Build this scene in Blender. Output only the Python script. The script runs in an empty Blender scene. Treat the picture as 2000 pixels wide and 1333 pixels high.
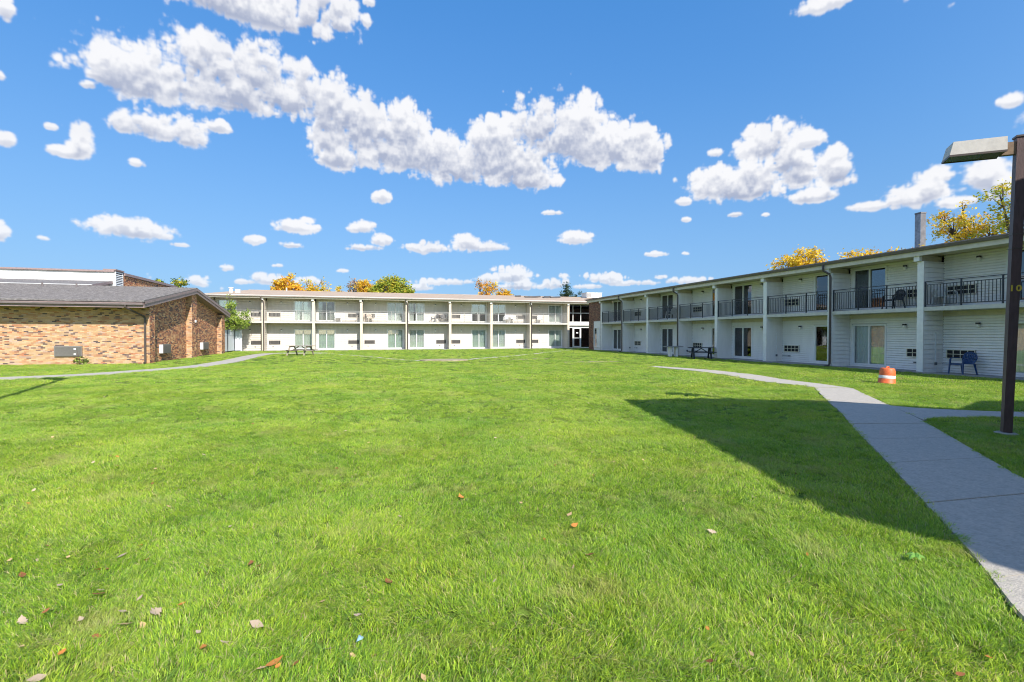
import bpy, math, random
import numpy as np
from mathutils import Vector, Matrix
rnd = random.Random(7)
R = math.radians
SC = bpy.context.scene
COL = SC.collection

# ------------------------------------------------------------------ camera, light, exposure
CAM_F = 960.0
YAW = math.atan(280 / 960.0)
PITCH = math.atan(14 / 960.0)
cam_d = bpy.data.cameras.new('camera')
cam_d.sensor_width = 36.0
cam_d.lens = CAM_F / 2000 * 36.0
cam_d.clip_start = 0.05
cam_d.clip_end = 3000
cam = bpy.data.objects.new('camera', cam_d)
COL.objects.link(cam)
cam.location = (0, 0, 1.65)
cam.rotation_euler = (R(90) - PITCH, 0, -YAW)
SC.camera = cam
SC.view_settings.view_transform = 'Standard'
SC.view_settings.look = 'None'
SC.view_settings.gamma = 1
SC.view_settings.use_curve_mapping = False
SC.view_settings.exposure = 0.8
SC.cycles.max_bounces = 6
SC.cycles.diffuse_bounces = 3
SC.cycles.glossy_bounces = 3
SC.cycles.transparent_max_bounces = 12
SC.cycles.transmission_bounces = 4
SC.cycles.use_denoising = True
SC.cycles.filter_width = 1.1
try:
    SC.cycles.denoising_input_passes = 'RGB_ALBEDO_NORMAL'
    SC.cycles.denoising_prefilter = 'ACCURATE'
except Exception:
    pass

SUN_EL, SUN_AZ = 38.2, 15.0          # azimuth: from -Y towards +X
sd = Vector((math.sin(R(SUN_AZ)) * math.cos(R(SUN_EL)), -math.cos(R(SUN_AZ)) * math.cos(R(SUN_EL)), math.sin(R(SUN_EL))))
sun_d = bpy.data.lights.new('sun', 'SUN')
sun_d.energy = 4.1
sun_d.angle = R(0.53)
sun_d.color = (1.0, 0.945, 0.86)
sun = bpy.data.objects.new('sun', sun_d)
COL.objects.link(sun)
sun.rotation_euler = sd.to_track_quat('Z', 'Y').to_euler()
sun.location = (10, -40, 60)

CLOUDS = "-11.0 30.3 9.6 2.1;-4.1 31.8 3.7 1.6;-14.2 30.9 7.0 1.8;-2.8 30.4 1.3 0.8;-0.1 31.2 0.8 0.6;0.2 32.7 0.8 0.5;-19.6 22.8 5.8 2.4;-14.2 25.2 5.1 2.2;-21.5 22.1 3.5 1.9;-11.1 24.8 4.4 3.1;-13.4 22.6 5.2 1.7;-8.2 23.5 4.0 2.2;-4.7 23.6 3.7 2.7;-2.1 22.8 3.8 2.8;-3.7 20.7 2.7 2.9;0.6 21.4 5.1 2.9;4.0 22.2 2.9 2.4;-2.9 18.5 2.7 1.4;3.4 19.6 6.9 2.3;8.0 19.3 4.7 2.6;10.3 18.4 4.7 2.0;13.9 19.5 4.7 2.8;16.3 18.7 5.3 2.5;22.2 21.8 5.2 3.5;19.2 22.6 4.1 2.9;26.2 20.3 4.5 2.5;29.7 20.1 3.3 2.5;31.9 19.4 2.0 2.4;18.0 17.4 3.5 1.5;13.9 21.6 3.6 1.8;-6.7 25.6 1.0 1.5;-24.4 20.9 0.7 0.4;-19.7 18.6 3.2 1.2;-21.9 18.5 1.5 1.0;-16.9 18.6 2.1 1.5;-14.5 19.7 1.1 0.6;-24.8 16.2 1.0 1.4;-25.8 15.2 1.3 0.5;-26.8 17.0 0.4 0.3;-20.9 15.4 0.6 0.4;-29.3 24.6 0.6 0.9;-29.4 15.3 0.7 0.7;-29.7 19.9 0.3 0.4;43.6 18.9 3.2 1.9;47.3 18.5 1.4 0.8;38.5 15.6 3.2 1.6;42.2 15.2 3.3 1.9;46.4 15.6 1.7 1.4;49.5 15.4 2.0 1.7;45.5 17.2 1.8 1.9;47.7 13.3 2.1 0.7;35.4 14.2 0.9 0.5;40.8 14.9 2.9 1.5;38.7 18.7 0.8 0.5;48.5 29.3 3.1 0.7;61.6 18.3 0.8 0.6;55.2 12.2 2.4 1.2;56.6 12.8 1.5 1.4;52.6 11.8 1.9 0.5;58.3 11.2 1.3 0.5;60.2 12.9 1.8 1.4;61.4 11.7 1.7 1.0;-21.1 9.5 3.3 1.0;-7.4 11.3 2.4 0.8;-0.8 11.6 1.5 0.7;-11.4 9.5 0.9 0.5;1.4 14.9 1.1 0.7;20.9 13.7 1.1 0.3;1.4 10.3 1.4 0.7;-0.4 9.5 1.9 0.4;6.4 9.7 2.6 0.7;11.2 10.4 2.1 1.0;13.3 10.0 2.7 0.7;23.7 10.8 2.0 0.8;32.6 8.8 1.3 0.3;-29.8 8.1 0.5 0.8;-13.8 6.6 0.7 0.4;-17.6 8.5 0.7 0.2;-7.8 9.3 1.1 0.3;-27.3 8.0 0.4 0.2;40.6 12.4 0.8 0.3;35.6 12.3 0.5 0.3;35.7 8.7 0.4 0.2;43.5 12.1 0.4 0.2;-10.0 5.6 2.4 0.6;-12.1 5.3 1.2 0.3;-16.3 5.1 1.1 0.5;16.3 6.7 2.4 1.1;8.6 5.9 3.5 0.4;26.9 6.3 2.3 0.6;36.0 5.8 2.1 0.4;29.7 5.7 3.3 0.3;21.0 5.7 1.8 0.7;22.2 6.6 0.7 0.4;13.6 6.4 1.8 0.5;33.0 6.3 0.7 0.3;5.7 5.3 1.4 0.5;-2.7 6.9 0.6 0.2;-9.1 7.1 0.6 0.2;-6.3 5.7 1.5 0.4;17.5 5.5 2.4 0.5;25.1 5.4 1.7 0.3"

def noise2(rng, h, w, cy, cx):
    """smooth value noise with cy x cx cells, periodic in x"""
    g = rng.standard_normal((cy + 3, cx))
    y = np.linspace(0, cy, h, endpoint=False)
    x = np.linspace(0, cx, w, endpoint=False)
    yi = y.astype(int); xi = x.astype(int)
    fy = y - yi; fx = x - xi
    fy = (fy * fy * fy * (fy * (fy * 6 - 15) + 10))[:, None].astype(np.float32)
    fx = (fx * fx * fx * (fx * (fx * 6 - 15) + 10))[None, :].astype(np.float32)
    g = g.astype(np.float32)
    a = g[yi][:, xi % cx]; b = g[yi][:, (xi + 1) % cx]
    c = g[yi + 1][:, xi % cx]; d = g[yi + 1][:, (xi + 1) % cx]
    return (a * (1 - fx) + b * fx) * (1 - fy) + (c * (1 - fx) + d * fx) * fy

def make_cloud_image():
    W, H = 4320, 2160
    h = H // 2                               # upper half only
    rng = np.random.default_rng(11)
    az = (np.arange(W) + .5) / W * 360 - 180  # image u -> azimuth measured below
    el = (np.arange(h) + .5) / h * 90
    def fbm(c0, octs, gain=.5, billow=False, asp=2.0):
        out = np.zeros((h, W), np.float32); amp = 1.0; tot = 0
        c = c0
        for _ in range(octs):
            n = noise2(rng, h, W, max(2, int(c)), max(4, int(c * 4)))
            if billow: n = np.abs(n) * 1.9 - .75
            out += amp * n; tot += amp; amp *= gain; c *= 2.03
        return out / tot
    F = np.full((h, W), -2.5, np.float32)
    ells = [tuple(map(float, s.split())) for s in CLOUDS.split(';')]
    r2 = random.Random(5)
    # the same kind of sky goes on outside the frame
    for _ in range(120):
        a = r2.uniform(-180, 180); e = abs(r2.gauss(0, 1)) * 16 + 2
        if -36 < a < 68 and e < 42: continue
        if e > 80: continue
        rx = r2.uniform(1.5, 6) * (1 + e / 25); ry = rx * r2.uniform(.22, .45)
        for k in range(r2.randint(2, 5)):
            ells.append((a + r2.uniform(-1, 1) * rx * 1.5, max(1, e + r2.uniform(-.6, .8) * ry), rx * r2.uniform(.5, 1), ry * r2.uniform(.5, 1)))
    for (a, e, rx, ry) in ells:
        rx *= .95; ry *= 1.04
        y0 = max(0, int((e - ry * 2) / 90 * h)); y1 = min(h, int((e + ry * 2) / 90 * h) + 2)
        xs = np.arange(int((a - rx * 2 + 180) / 360 * W), int((a + rx * 2 + 180) / 360 * W) + 2)
        da = (xs + .5) / W * 360 - 180 - a
        de = el[y0:y1] - e
        r_ = (da[None, :] / rx) ** 2
        ey = np.where(de > 0, de / (ry * 1.0), de / (ry * 0.75))
        v = 1 - (r_ + (ey ** 2)[:, None])
        v = np.maximum(v, -2.5).astype(np.float32)
        xm = xs % W
        sub = F[y0:y1][:, xm]
        # smooth union
        k = .35
        hh = np.clip(.5 + .5 * (v - sub) / k, 0, 1)
        F[y0:y1, xm] = sub * (1 - hh) + v * hh + k * hh * (1 - hh)
    n_lo = fbm(26, 5, .58)
    n_hi = fbm(58, 4, .5, True)
    elw = np.clip(el / 14, .45, 1.0)[:, None].astype(np.float32)
    n_sm = fbm(120, 4, .5, True)
    lowf = np.clip(1 - el / 13, 0, 1)[:, None].astype(np.float32)
    n_sm = n_sm * (1.15 + 1.9 * lowf)
    dens = F * (.86 - .22 * lowf) + n_lo * .34 * elw + n_hi * .40 * elw + n_sm * .24 + .03
    soft = F * 1.1 + n_lo * .30 * elw + n_hi * .16
    dens = np.clip(dens, -1.2, 2)
    ash = dens + .08 * fbm(150, 3, .6)
    alpha = np.clip((ash + .05) / .66, 0, 1); alpha = alpha * alpha * (3 - 2 * alpha)
    # light from above: how much cloud lies over each point, at several reaches
    ph = h / 90.0
    up = np.zeros_like(dens)
    for d_deg, wgt in ((.5, .3), (1.2, .35), (2.4, .35)):
        s = int(d_deg * ph)
        sh = np.vstack([soft[s:], np.repeat(soft[-1:], s, 0)])
        up += wgt * np.clip(sh, -.1, 1.1)
    dn = np.vstack([np.repeat(dens[:1], int(.35 * ph), 0), dens[:-int(.35 * ph)]])
    upn = np.vstack([dens[int(.35 * ph):], np.repeat(dens[-1:], int(.35 * ph), 0)])
    relief = np.clip(dn - upn, -.6, .6)
    size = np.clip(F, 0, 1.0)
    L = 1.07 - .50 * np.clip(up, 0, 1) * np.clip(size * 1.8, .25, 1) + .42 * relief + .06 * n_hi
    L = np.clip(L, .38, 1.06)
    L = L + .07 * n_lo
    L = np.clip(L, .38, 1.06)
    low = np.clip((12 - el) / 12, 0, 1)[:, None]
    img = np.zeros((H, W, 4), np.float32)
    t = (L - .38) / .68
    for ch, (a, b) in enumerate(((.44, 1.0), (.49, 1.0), (.64, 1.02))):
        img[h:, :, ch] = a + (b - a) * t
    a_ = alpha * (.97 - .22 * low)
    img[h:, :, 3] = a_
    im = bpy.data.images.new('cloud_cover', W, H, alpha=True, float_buffer=True)
    im.colorspace_settings.name = 'Non-Color'
    im.alpha_mode = 'CHANNEL_PACKED'
    im.pixels.foreach_set(img.ravel())
    im.update()
    return im

world = bpy.data.worlds.new('World')
SC.world = world
world.use_nodes = True
nt = world.node_tree
nt.nodes.clear()
def N(tree, t, **kw):
    n = tree.nodes.new(t)
    for k, v in kw.items(): setattr(n, k, v)
    return n
out = N(nt, 'ShaderNodeOutputWorld')
bg = N(nt, 'ShaderNodeBackground')
SKY_STRENGTH = 0.15
bg.inputs['Strength'].default_value = SKY_STRENGTH
sky = N(nt, 'ShaderNodeTexSky', sky_type='NISHITA')
sky.sun_disc = False
sky.sun_elevation = R(SUN_EL)
sky.sun_rotation = R(180 - SUN_AZ)
sky.altitude = 300
sky.air_density = 1.0
sky.dust_density = 0.25
sky.ozone_density = 3.0
hs = N(nt, 'ShaderNodeHueSaturation')
hs.inputs['Saturation'].default_value = 1.12
hs.inputs['Value'].default_value = 1.0
nt.links.new(sky.outputs[0], hs.inputs['Color'])
# cloud lookup by world azimuth / elevation
tc = N(nt, 'ShaderNodeTexCoord')
sep = N(nt, 'ShaderNodeSeparateXYZ')
nt.links.new(tc.outputs['Generated'], sep.inputs[0])
at = N(nt, 'ShaderNodeMath', operation='ARCTAN2')
nt.links.new(sep.outputs[0], at.inputs[0]); nt.links.new(sep.outputs[1], at.inputs[1])
mu = N(nt, 'ShaderNodeMath', operation='MULTIPLY_ADD'); mu.inputs[1].default_value = 1 / (2 * math.pi); mu.inputs[2].default_value = .5
nt.links.new(at.outputs[0], mu.inputs[0])
asn = N(nt, 'ShaderNodeMath', operation='ARCSINE'); nt.links.new(sep.outputs[2], asn.inputs[0])
mv = N(nt, 'ShaderNodeMath', operation='MULTIPLY_ADD'); mv.inputs[1].default_value = 1 / math.pi; mv.inputs[2].default_value = .5
nt.links.new(asn.outputs[0], mv.inputs[0])
cmb = N(nt, 'ShaderNodeCombineXYZ'); nt.links.new(mu.outputs[0], cmb.inputs[0]); nt.links.new(mv.outputs[0], cmb.inputs[1])
ti = N(nt, 'ShaderNodeTexImage'); ti.image = make_cloud_image(); ti.interpolation = 'Cubic'; ti.extension = 'EXTEND'
nt.links.new(cmb.outputs[0], ti.inputs[0])
CLOUD_WHITE = 0.56
cs = N(nt, 'ShaderNodeVectorMath', operation='SCALE'); cs.inputs['Scale'].default_value = CLOUD_WHITE / SKY_STRENGTH
nt.links.new(ti.outputs['Color'], cs.inputs[0])
mx = N(nt, 'ShaderNodeMix', data_type='RGBA')
nt.links.new(ti.outputs['Alpha'], mx.inputs['Factor'])
hz = N(nt, 'ShaderNodeMix', data_type='RGBA')      # deep clear autumn blue, evened out as in the photograph
mz = N(nt, 'ShaderNodeMapRange'); mz.interpolation_type = 'SMOOTHSTEP'
mz.inputs['From Min'].default_value = 0.0; mz.inputs['From Max'].default_value = .58
sky_grad = N(nt, 'ShaderNodeMix', data_type='RGBA')
sky_grad.inputs['A'].default_value = (.118 / SKY_STRENGTH, .245 / SKY_STRENGTH, .43 / SKY_STRENGTH, 1)
sky_grad.inputs['B'].default_value = (.022 / SKY_STRENGTH, .150 / SKY_STRENGTH, .41 / SKY_STRENGTH, 1)
nt.links.new(mz.outputs[0], sky_grad.inputs['Factor'])
nt.links.new(sky_grad.outputs['Result'], hz.inputs['B'])
mf = N(nt, 'ShaderNodeMapRange'); mf.inputs['From Max'].default_value = .5
mf.inputs['To Min'].default_value = .92; mf.inputs['To Max'].default_value = .62
# towards the sun, behind the camera, the plain Nishita sky is kept
sdot = N(nt, 'ShaderNodeVectorMath', operation='DOT_PRODUCT'); sdot.inputs[1].default_value = tuple(sd)
nt.links.new(tc.outputs['Generated'], sdot.inputs[0])
sfac = N(nt, 'ShaderNodeMapRange'); sfac.interpolation_type = 'SMOOTHSTEP'
sfac.inputs['From Min'].default_value = -.15; sfac.inputs['From Max'].default_value = .65
sfac.inputs['To Min'].default_value = 1; sfac.inputs['To Max'].default_value = 0
nt.links.new(sdot.outputs['Value'], sfac.inputs['Value'])
fm = N(nt, 'ShaderNodeMath', operation='MULTIPLY')
nt.links.new(mf.outputs[0], fm.inputs[0]); nt.links.new(sfac.outputs[0], fm.inputs[1])
nt.links.new(fm.outputs[0], hz.inputs['Factor'])
nt.links.new(sep.outputs[2], mz.inputs['Value']); nt.links.new(sep.outputs[2], mf.inputs['Value'])
nt.links.new(hs.outputs[0], hz.inputs['A'])
nt.links.new(hz.outputs['Result'], mx.inputs['A']); nt.links.new(cs.outputs[0], mx.inputs['B'])
nt.links.new(mx.outputs['Result'], bg.inputs['Color'])
nt.links.new(bg.outputs[0], out.inputs[0])
world.cycles.sampling_method = 'MANUAL'
world.cycles.sample_map_resolution = 1024

# ------------------------------------------------------------------ materials
def mat(name, col, rough=.6, var=0.0, vscale=3.0, bump=0.0, bscale=40.0, attr=False, col2=None, metal=0.0, spec=.5, stretch=None, trans=0.0, detail=4.0):
    m = bpy.data.materials.new(name); m.use_nodes = True
    t = m.node_tree; b = t.nodes['Principled BSDF']
    b.inputs['Roughness'].default_value = rough
    b.inputs['Metallic'].default_value = metal
    b.inputs['Specular IOR Level'].default_value = spec
    co = N(t, 'ShaderNodeTexCoord')
    src = co.outputs['Object']
    if stretch:
        mp = N(t, 'ShaderNodeMapping'); mp.inputs['Scale'].default_value = stretch
        t.links.new(src, mp.inputs[0]); src = mp.outputs[0]
    c = (*col, 1)
    base = None
    if attr:
        a = N(t, 'ShaderNodeAttribute', attribute_name='Col'); base = a.outputs['Color']
    if var > 0 or col2:
        n1 = N(t, 'ShaderNodeTexNoise'); n1.inputs['Scale'].default_value = vscale; n1.inputs['Detail'].default_value = detail
        n1.inputs['Roughness'].default_value = .62
        t.links.new(src, n1.inputs['Vector'])
        rp = N(t, 'ShaderNodeMapRange'); rp.inputs['From Min'].default_value = .32; rp.inputs['From Max'].default_value = .68
        t.links.new(n1.outputs['Fac'], rp.inputs['Value'])
        if col2:
            mm = N(t, 'ShaderNodeMix', data_type='RGBA'); mm.inputs['A'].default_value = c; mm.inputs['B'].default_value = (*col2, 1)
            t.links.new(rp.outputs[0], mm.inputs['Factor']); base = mm.outputs['Result']
        if var > 0:
            rp2 = N(t, 'ShaderNodeMapRange'); rp2.inputs['From Min'].default_value = .3; rp2.inputs['From Max'].default_value = .7
            rp2.inputs['To Min'].default_value = 1 - var; rp2.inputs['To Max'].default_value = 1 + var * .6
            n3 = N(t, 'ShaderNodeTexNoise'); n3.inputs['Scale'].default_value = vscale * 2.7; n3.inputs['Detail'].default_value = 5
            t.links.new(src, n3.inputs['Vector']); t.links.new(n3.outputs['Fac'], rp2.inputs['Value'])
            vm = N(t, 'ShaderNodeVectorMath', operation='SCALE')
            if base is None: vm.inputs[0].default_value = col
            else: t.links.new(base, vm.inputs[0])
            t.links.new(rp2.outputs[0], vm.inputs['Scale']); base = vm.outputs[0]
    if base is None: b.inputs['Base Color'].default_value = c
    else: t.links.new(base, b.inputs['Base Color'])
    if bump > 0:
        n2 = N(t, 'ShaderNodeTexNoise'); n2.inputs['Scale'].default_value = bscale; n2.inputs['Detail'].default_value = 5
        t.links.new(src, n2.inputs['Vector'])
        bp = N(t, 'ShaderNodeBump'); bp.inputs['Strength'].default_value = bump; bp.inputs['Distance'].default_value = .02
        t.links.new(n2.outputs['Fac'], bp.inputs['Height']); t.links.new(bp.outputs[0], b.inputs['Normal'])
    if trans > 0:
        tr = N(t, 'ShaderNodeBsdfTranslucent'); ms = N(t, 'ShaderNodeMixShader'); ms.inputs[0].default_value = trans
        if base is None: tr.inputs[0].default_value = c
        else: t.links.new(base, tr.inputs[0])
        t.links.new(b.outputs[0], ms.inputs[1]); t.links.new(tr.outputs[0], ms.inputs[2])
        t.links.new(ms.outputs[0], t.nodes['Material Output'].inputs[0])
    return m

M = {}
M['siding_back'] = mat('cream_vinyl_siding', (.66, .605, .53), .5, .09, .7, .05, 30, stretch=(2.5, 2.5, .5))
M['trim_back'] = mat('tan_cream_trim', (.66, .56, .44), .5, .12, 2.0, .08, 25)
M['siding'] = mat('vinyl_siding', (.83, .815, .78), .5, .055, .7, .05, 30, stretch=(2.5, 2.5, .5))
M['trim'] = mat('painted_trim', (.82, .80, .76), .5, .08, 2.0, .08, 25)
M['beam'] = mat('cream_beam_paint', (.64, .58, .46), .55, .12, 2.0, .1, 25)
M['soffit'] = mat('soffit_paint', (.60, .53, .40), .65, .12, 1.5, .05, 20)
M['slabm'] = mat('balcony_concrete', (.60, .57, .51), .7, .12, 2.0, .15, 30)
M['brown'] = mat('brown_metal', (.075, .058, .052), .42, .15, 3.0)
M['gutter'] = mat('gutter_metal', (.16, .13, .125), .4, .2, 2.0)
M['gutterb'] = mat('back_gutter_metal', (.32, .26, .22), .45, .2, 2.0)
M['rail'] = mat('railing_paint', (.022, .030, .045), .4, .1, 4.0)
M['rail_sunlit'] = mat('sunlit_railing_paint', (.36, .34, .32), .5, .1, 4.0)  # same paint as the wing railing, sunlight put into a lighter colour
M['vinyl'] = mat('white_vinyl_frame', (.78, .78, .76), .35, .04, 3.0)
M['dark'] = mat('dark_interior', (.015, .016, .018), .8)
M['curtain'] = mat('pale_curtain', (.66, .72, .66), .85, .1, 1.2)
M['curtain_w'] = mat('white_curtain', (.80, .80, .74), .85, .1, 1.2)
M['acm'] = mat('ac_metal', (.20, .185, .17), .55, .1, 5.0)
M['acgrid'] = mat('ac_cream_grille', (.72, .68, .52), .5, .06, 4.0)
M['lampblack'] = mat('black_fixture', (.02, .02, .022), .4)
M['lampglass'] = mat('frosted_lamp_glass', (.88, .86, .82), .3)
M['roof_tan'] = mat('tan_shingles', (.47, .355, .26), .9, .2, 1.1, .3, 30, col2=(.38, .295, .225), stretch=(.5, 1.6, 1))
M['roof_grey'] = mat('grey_shingles', (.115, .105, .10), .9, .45, 5.0, .6, 30, col2=(.27, .25, .245), stretch=(1, 3.5, 3.5))
M['membrane'] = mat('dark_roofing', (.10, .095, .095), .85, .2, 1.0, .1, 10)
M['fascia_brown'] = mat('brown_fascia_paint', (.30, .215, .205), .5, .2, 2.5)
M['mortar'] = mat('mortar', (.34, .29, .235), .9, .1, 6.0, .2, 60)
M['brick'] = mat('brick_face', (.4, .2, .1), .85, .14, 30.0, .3, 90, attr=True)
M['concrete'] = mat('path_concrete', (.50, .455, .39), .9, .16, 14, .5, 90, col2=(.39, .36, .31), detail=12)
M['concrete_edge'] = mat('concrete_edge', (.34, .32, .28), .9, .15, 3, .3, 60)
M['pole'] = mat('brown_lamp_pole', (.085, .050, .050), .5, .25, 4.0, .12, 30, stretch=(3, 3, .5))
M['polearm'] = mat('bronze_arm', (.20, .135, .085), .45, .25, 6.0)
M['head'] = mat('lamp_housing', (.50, .47, .43), .5, .12, 5.0)
M['lens'] = mat('lamp_lens', (.16, .20, .06), .15, .2, 20)
M['yellow'] = mat('yellow_number_paint', (.62, .44, .05), .5)
M['white_pl'] = mat('white_plastic', (.72, .72, .70), .4, .05, 4)
M['blue_pl'] = mat('blue_plastic', (.012, .055, .17), .35, .1, 5)
M['black_pl'] = mat('black_plastic', (.015, .018, .026), .4, .1, 5)
M['grey_pl'] = mat('grey_plastic', (.16, .16, .17), .45, .1, 5)
M['beige_pl'] = mat('beige_plastic', (.52, .44, .36), .45, .1, 5)
M['orange'] = mat('orange_plastic', (.74, .15, .04), .55, .25, 9, .1, 15)
M['reflw'] = mat('white_reflective_band', (.80, .74, .70), .35, .1, 9)
M['wood_grey'] = mat('weathered_wood', (.34, .29, .23), .85, .3, 3, .3, 30, stretch=(.4, 6, 6))
M['wood_dark'] = mat('dark_stained_wood', (.035, .04, .055), .7, .3, 3, .3, 30, stretch=(.4, 6, 6))
M['wood_mid'] = mat('plain_grey_wood', (.30, .29, .28), .8, .3, 3, .3, 30, stretch=(.4, 6, 6))  # grey wood of the patio tabletop
M['fence'] = mat('white_vinyl_fence', (.62, .65, .70), .45, .05, 3)
M['chimney'] = mat('grey_chimney_metal', (.16, .155, .17), .7, .25, 1.5, .1, 8)
M['chimney2'] = mat('lighter_chimney_side', (.26, .30, .36), .7, .35, 3.0, .1, 8)  # one chimney face, lighter and bluer than the stack
M['bark'] = mat('bark', (.11, .085, .065), .9, .3, 8, .4, 30)
M['leaf'] = mat('leaf', (.2, .2, .05), .6, 0, attr=True, trans=.38, spec=.25)
M['dryleaf'] = mat('dry_leaf', (.4, .2, .1), .75, .2, 40, attr=True, trans=.15, spec=.2)
M['litter'] = mat('pale_blue_plastic_scrap', (.28, .46, .52), .4)
M['weed'] = mat('broad_weed_leaf', (.20, .42, .07), .5, .15, 30, trans=.3)
M['vent'] = mat('white_vent_paint', (.72, .72, .70), .5, .08, 4)
M['pipe'] = mat('dark_pipe', (.10, .11, .13), .5)
M['room'] = mat('entrance_interior', (.055, .045, .05), .8, .4, .8)
M['floorc'] = mat('foundation_concrete', (.33, .32, .30), .85, .2, 2, .2, 30)

def glass_mat(name, tint, refl=1.0):
    m = bpy.data.materials.new(name); m.use_nodes = True; t = m.node_tree; t.nodes.remove(t.nodes['Principled BSDF'])
    tr = N(t, 'ShaderNodeBsdfTransparent'); tr.inputs[0].default_value = (*tint, 1)
    gl = N(t, 'ShaderNodeBsdfGlossy'); gl.inputs['Roughness'].default_value = .015; gl.inputs['Color'].default_value = (.95, .97, 1, 1)
    fr = N(t, 'ShaderNodeFresnel'); fr.inputs['IOR'].default_value = 1.52
    nz = N(t, 'ShaderNodeTexNoise'); nz.inputs['Scale'].default_value = 1.4
    co = N(t, 'ShaderNodeTexCoord'); t.links.new(co.outputs['Object'], nz.inputs['Vector'])
    bp = N(t, 'ShaderNodeBump'); bp.inputs['Strength'].default_value = .05; bp.inputs['Distance'].default_value = .02
    t.links.new(nz.outputs['Fac'], bp.inputs['Height']); t.links.new(bp.outputs[0], gl.inputs['Normal'])
    ma = N(t, 'ShaderNodeMath', operation='MULTIPLY_ADD'); ma.inputs[1].default_value = refl; ma.inputs[2].default_value = .05; ma.use_clamp = True
    ms = N(t, 'ShaderNodeMixShader')
    t.links.new(fr.outputs[0], ma.inputs[0]); t.links.new(ma.outputs[0], ms.inputs[0])
    t.links.new(tr.outputs[0], ms.inputs[1]); t.links.new(gl.outputs[0], ms.inputs[2])
    t.links.new(ms.outputs[0], t.nodes['Material Output'].inputs[0])
    return m
M['glass'] = glass_mat('window_glass', (.93, .96, .95), 1.3)
M['glass_dark'] = glass_mat('dark_window_glass', (.45, .50, .52), 1.8)

def ground_mat(name, grass=True):
    m = bpy.data.materials.new(name); m.use_nodes = True; t = m.node_tree; b = t.nodes['Principled BSDF']
    b.inputs['Roughness'].default_value = .95; b.inputs['Specular IOR Level'].default_value = .1
    g = N(t, 'ShaderNodeNewGeometry')
    n1 = N(t, 'ShaderNodeTexNoise'); n1.inputs['Scale'].default_value = .35; n1.inputs['Detail'].default_value = 8; n1.inputs['Roughness'].default_value = .65
    n2 = N(t, 'ShaderNodeTexNoise'); n2.inputs['Scale'].default_value = 18; n2.inputs['Detail'].default_value = 6; n2.inputs['Roughness'].default_value = .7
    t.links.new(g.outputs['Position'], n1.inputs['Vector']); t.links.new(g.outputs['Position'], n2.inputs['Vector'])
    r1 = N(t, 'ShaderNodeValToRGB'); e = r1.color_ramp.elements
    e[0].position = .35; e[0].color = (.10, .19, .03, 1); e[1].position = .66; e[1].color = (.22, .29, .050, 1)
    t.links.new(n1.outputs['Fac'], r1.inputs[0])
    r2 = N(t, 'ShaderNodeValToRGB'); e = r2.color_ramp.elements
    e[0].position = .35; e[0].color = (.35, .32, .28, 1); e[1].position = .62; e[1].color = (1.1, 1.1, 1.0, 1)
    t.links.new(n2.outputs['Fac'], r2.inputs[0])
    mm = N(t, 'ShaderNodeMix', data_type='RGBA', blend_type='MULTIPLY'); mm.inputs['Factor'].default_value = 1
    t.links.new(r1.outputs[0], mm.inputs['A']); t.links.new(r2.outputs[0], mm.inputs['B'])
    t.links.new(mm.outputs['Result'], b.inputs['Base Color'])
    bp = N(t, 'ShaderNodeBump'); bp.inputs['Strength'].default_value = .6; bp.inputs['Distance'].default_value = .03
    t.links.new(n2.outputs['Fac'], bp.inputs['Height']); t.links.new(bp.outputs[0], b.inputs['Normal'])
    return m
M['ground'] = ground_mat('lawn_soil')
M['dirt'] = mat('bare_dirt', (.42, .34, .24), .95, .25, 3, .5, 50, col2=(.30, .27, .14))

def blade_mat():
    m = bpy.data.materials.new('grass_blade'); m.use_nodes = True; t = m.node_tree; b = t.nodes['Principled BSDF']
    b.inputs['Roughness'].default_value = .42; b.inputs['Specular IOR Level'].default_value = .35
    a = N(t, 'ShaderNodeAttribute', attribute_name='Col')
    g = N(t, 'ShaderNodeNewGeometry')
    n1 = N(t, 'ShaderNodeTexNoise'); n1.inputs['Scale'].default_value = .42; n1.inputs['Detail'].default_value = 7; n1.inputs['Roughness'].default_value = .68
    t.links.new(g.outputs['Position'], n1.inputs['Vector'])
    r = N(t, 'ShaderNodeValToRGB'); e = r.color_ramp.elements
    e[0].position = .36; e[0].color = (.78, .87, .80, 1); e[1].position = .64; e[1].color = (1.26, 1.08, 1.0, 1)
    t.links.new(n1.outputs['Fac'], r.inputs[0])
    mm = N(t, 'ShaderNodeMix', data_type='RGBA', blend_type='MULTIPLY'); mm.inputs['Factor'].default_value = 1
    t.links.new(a.outputs['Color'], mm.inputs['A']); t.links.new(r.outputs[0], mm.inputs['B'])
    n4 = N(t, 'ShaderNodeTexNoise'); n4.inputs['Scale'].default_value = 1.1; n4.inputs['Detail'].default_value = 6; n4.inputs['Roughness'].default_value = .7
    t.links.new(g.outputs['Position'], n4.inputs['Vector'])
    r4 = N(t, 'ShaderNodeMapRange'); r4.inputs['From Min'].default_value = .54; r4.inputs['From Max'].default_value = .74; r4.inputs['To Max'].default_value = .75
    t.links.new(n4.outputs['Fac'], r4.inputs['Value'])
    m4 = N(t, 'ShaderNodeMix', data_type='RGBA'); m4.inputs['B'].default_value = (.56, .50, .20, 1)
    t.links.new(r4.outputs[0], m4.inputs['Factor']); t.links.new(mm.outputs['Result'], m4.inputs['A']); mm = m4
    t.links.new(mm.outputs['Result'], b.inputs['Base Color'])
    tr = N(t, 'ShaderNodeBsdfTranslucent'); t.links.new(mm.outputs['Result'], tr.inputs[0])
    ms = N(t, 'ShaderNodeMixShader'); ms.inputs[0].default_value = .38
    t.links.new(b.outputs[0], ms.inputs[1]); t.links.new(tr.outputs[0], ms.inputs[2])
    t.links.new(ms.outputs[0], t.nodes['Material Output'].inputs[0])
    return m
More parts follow.
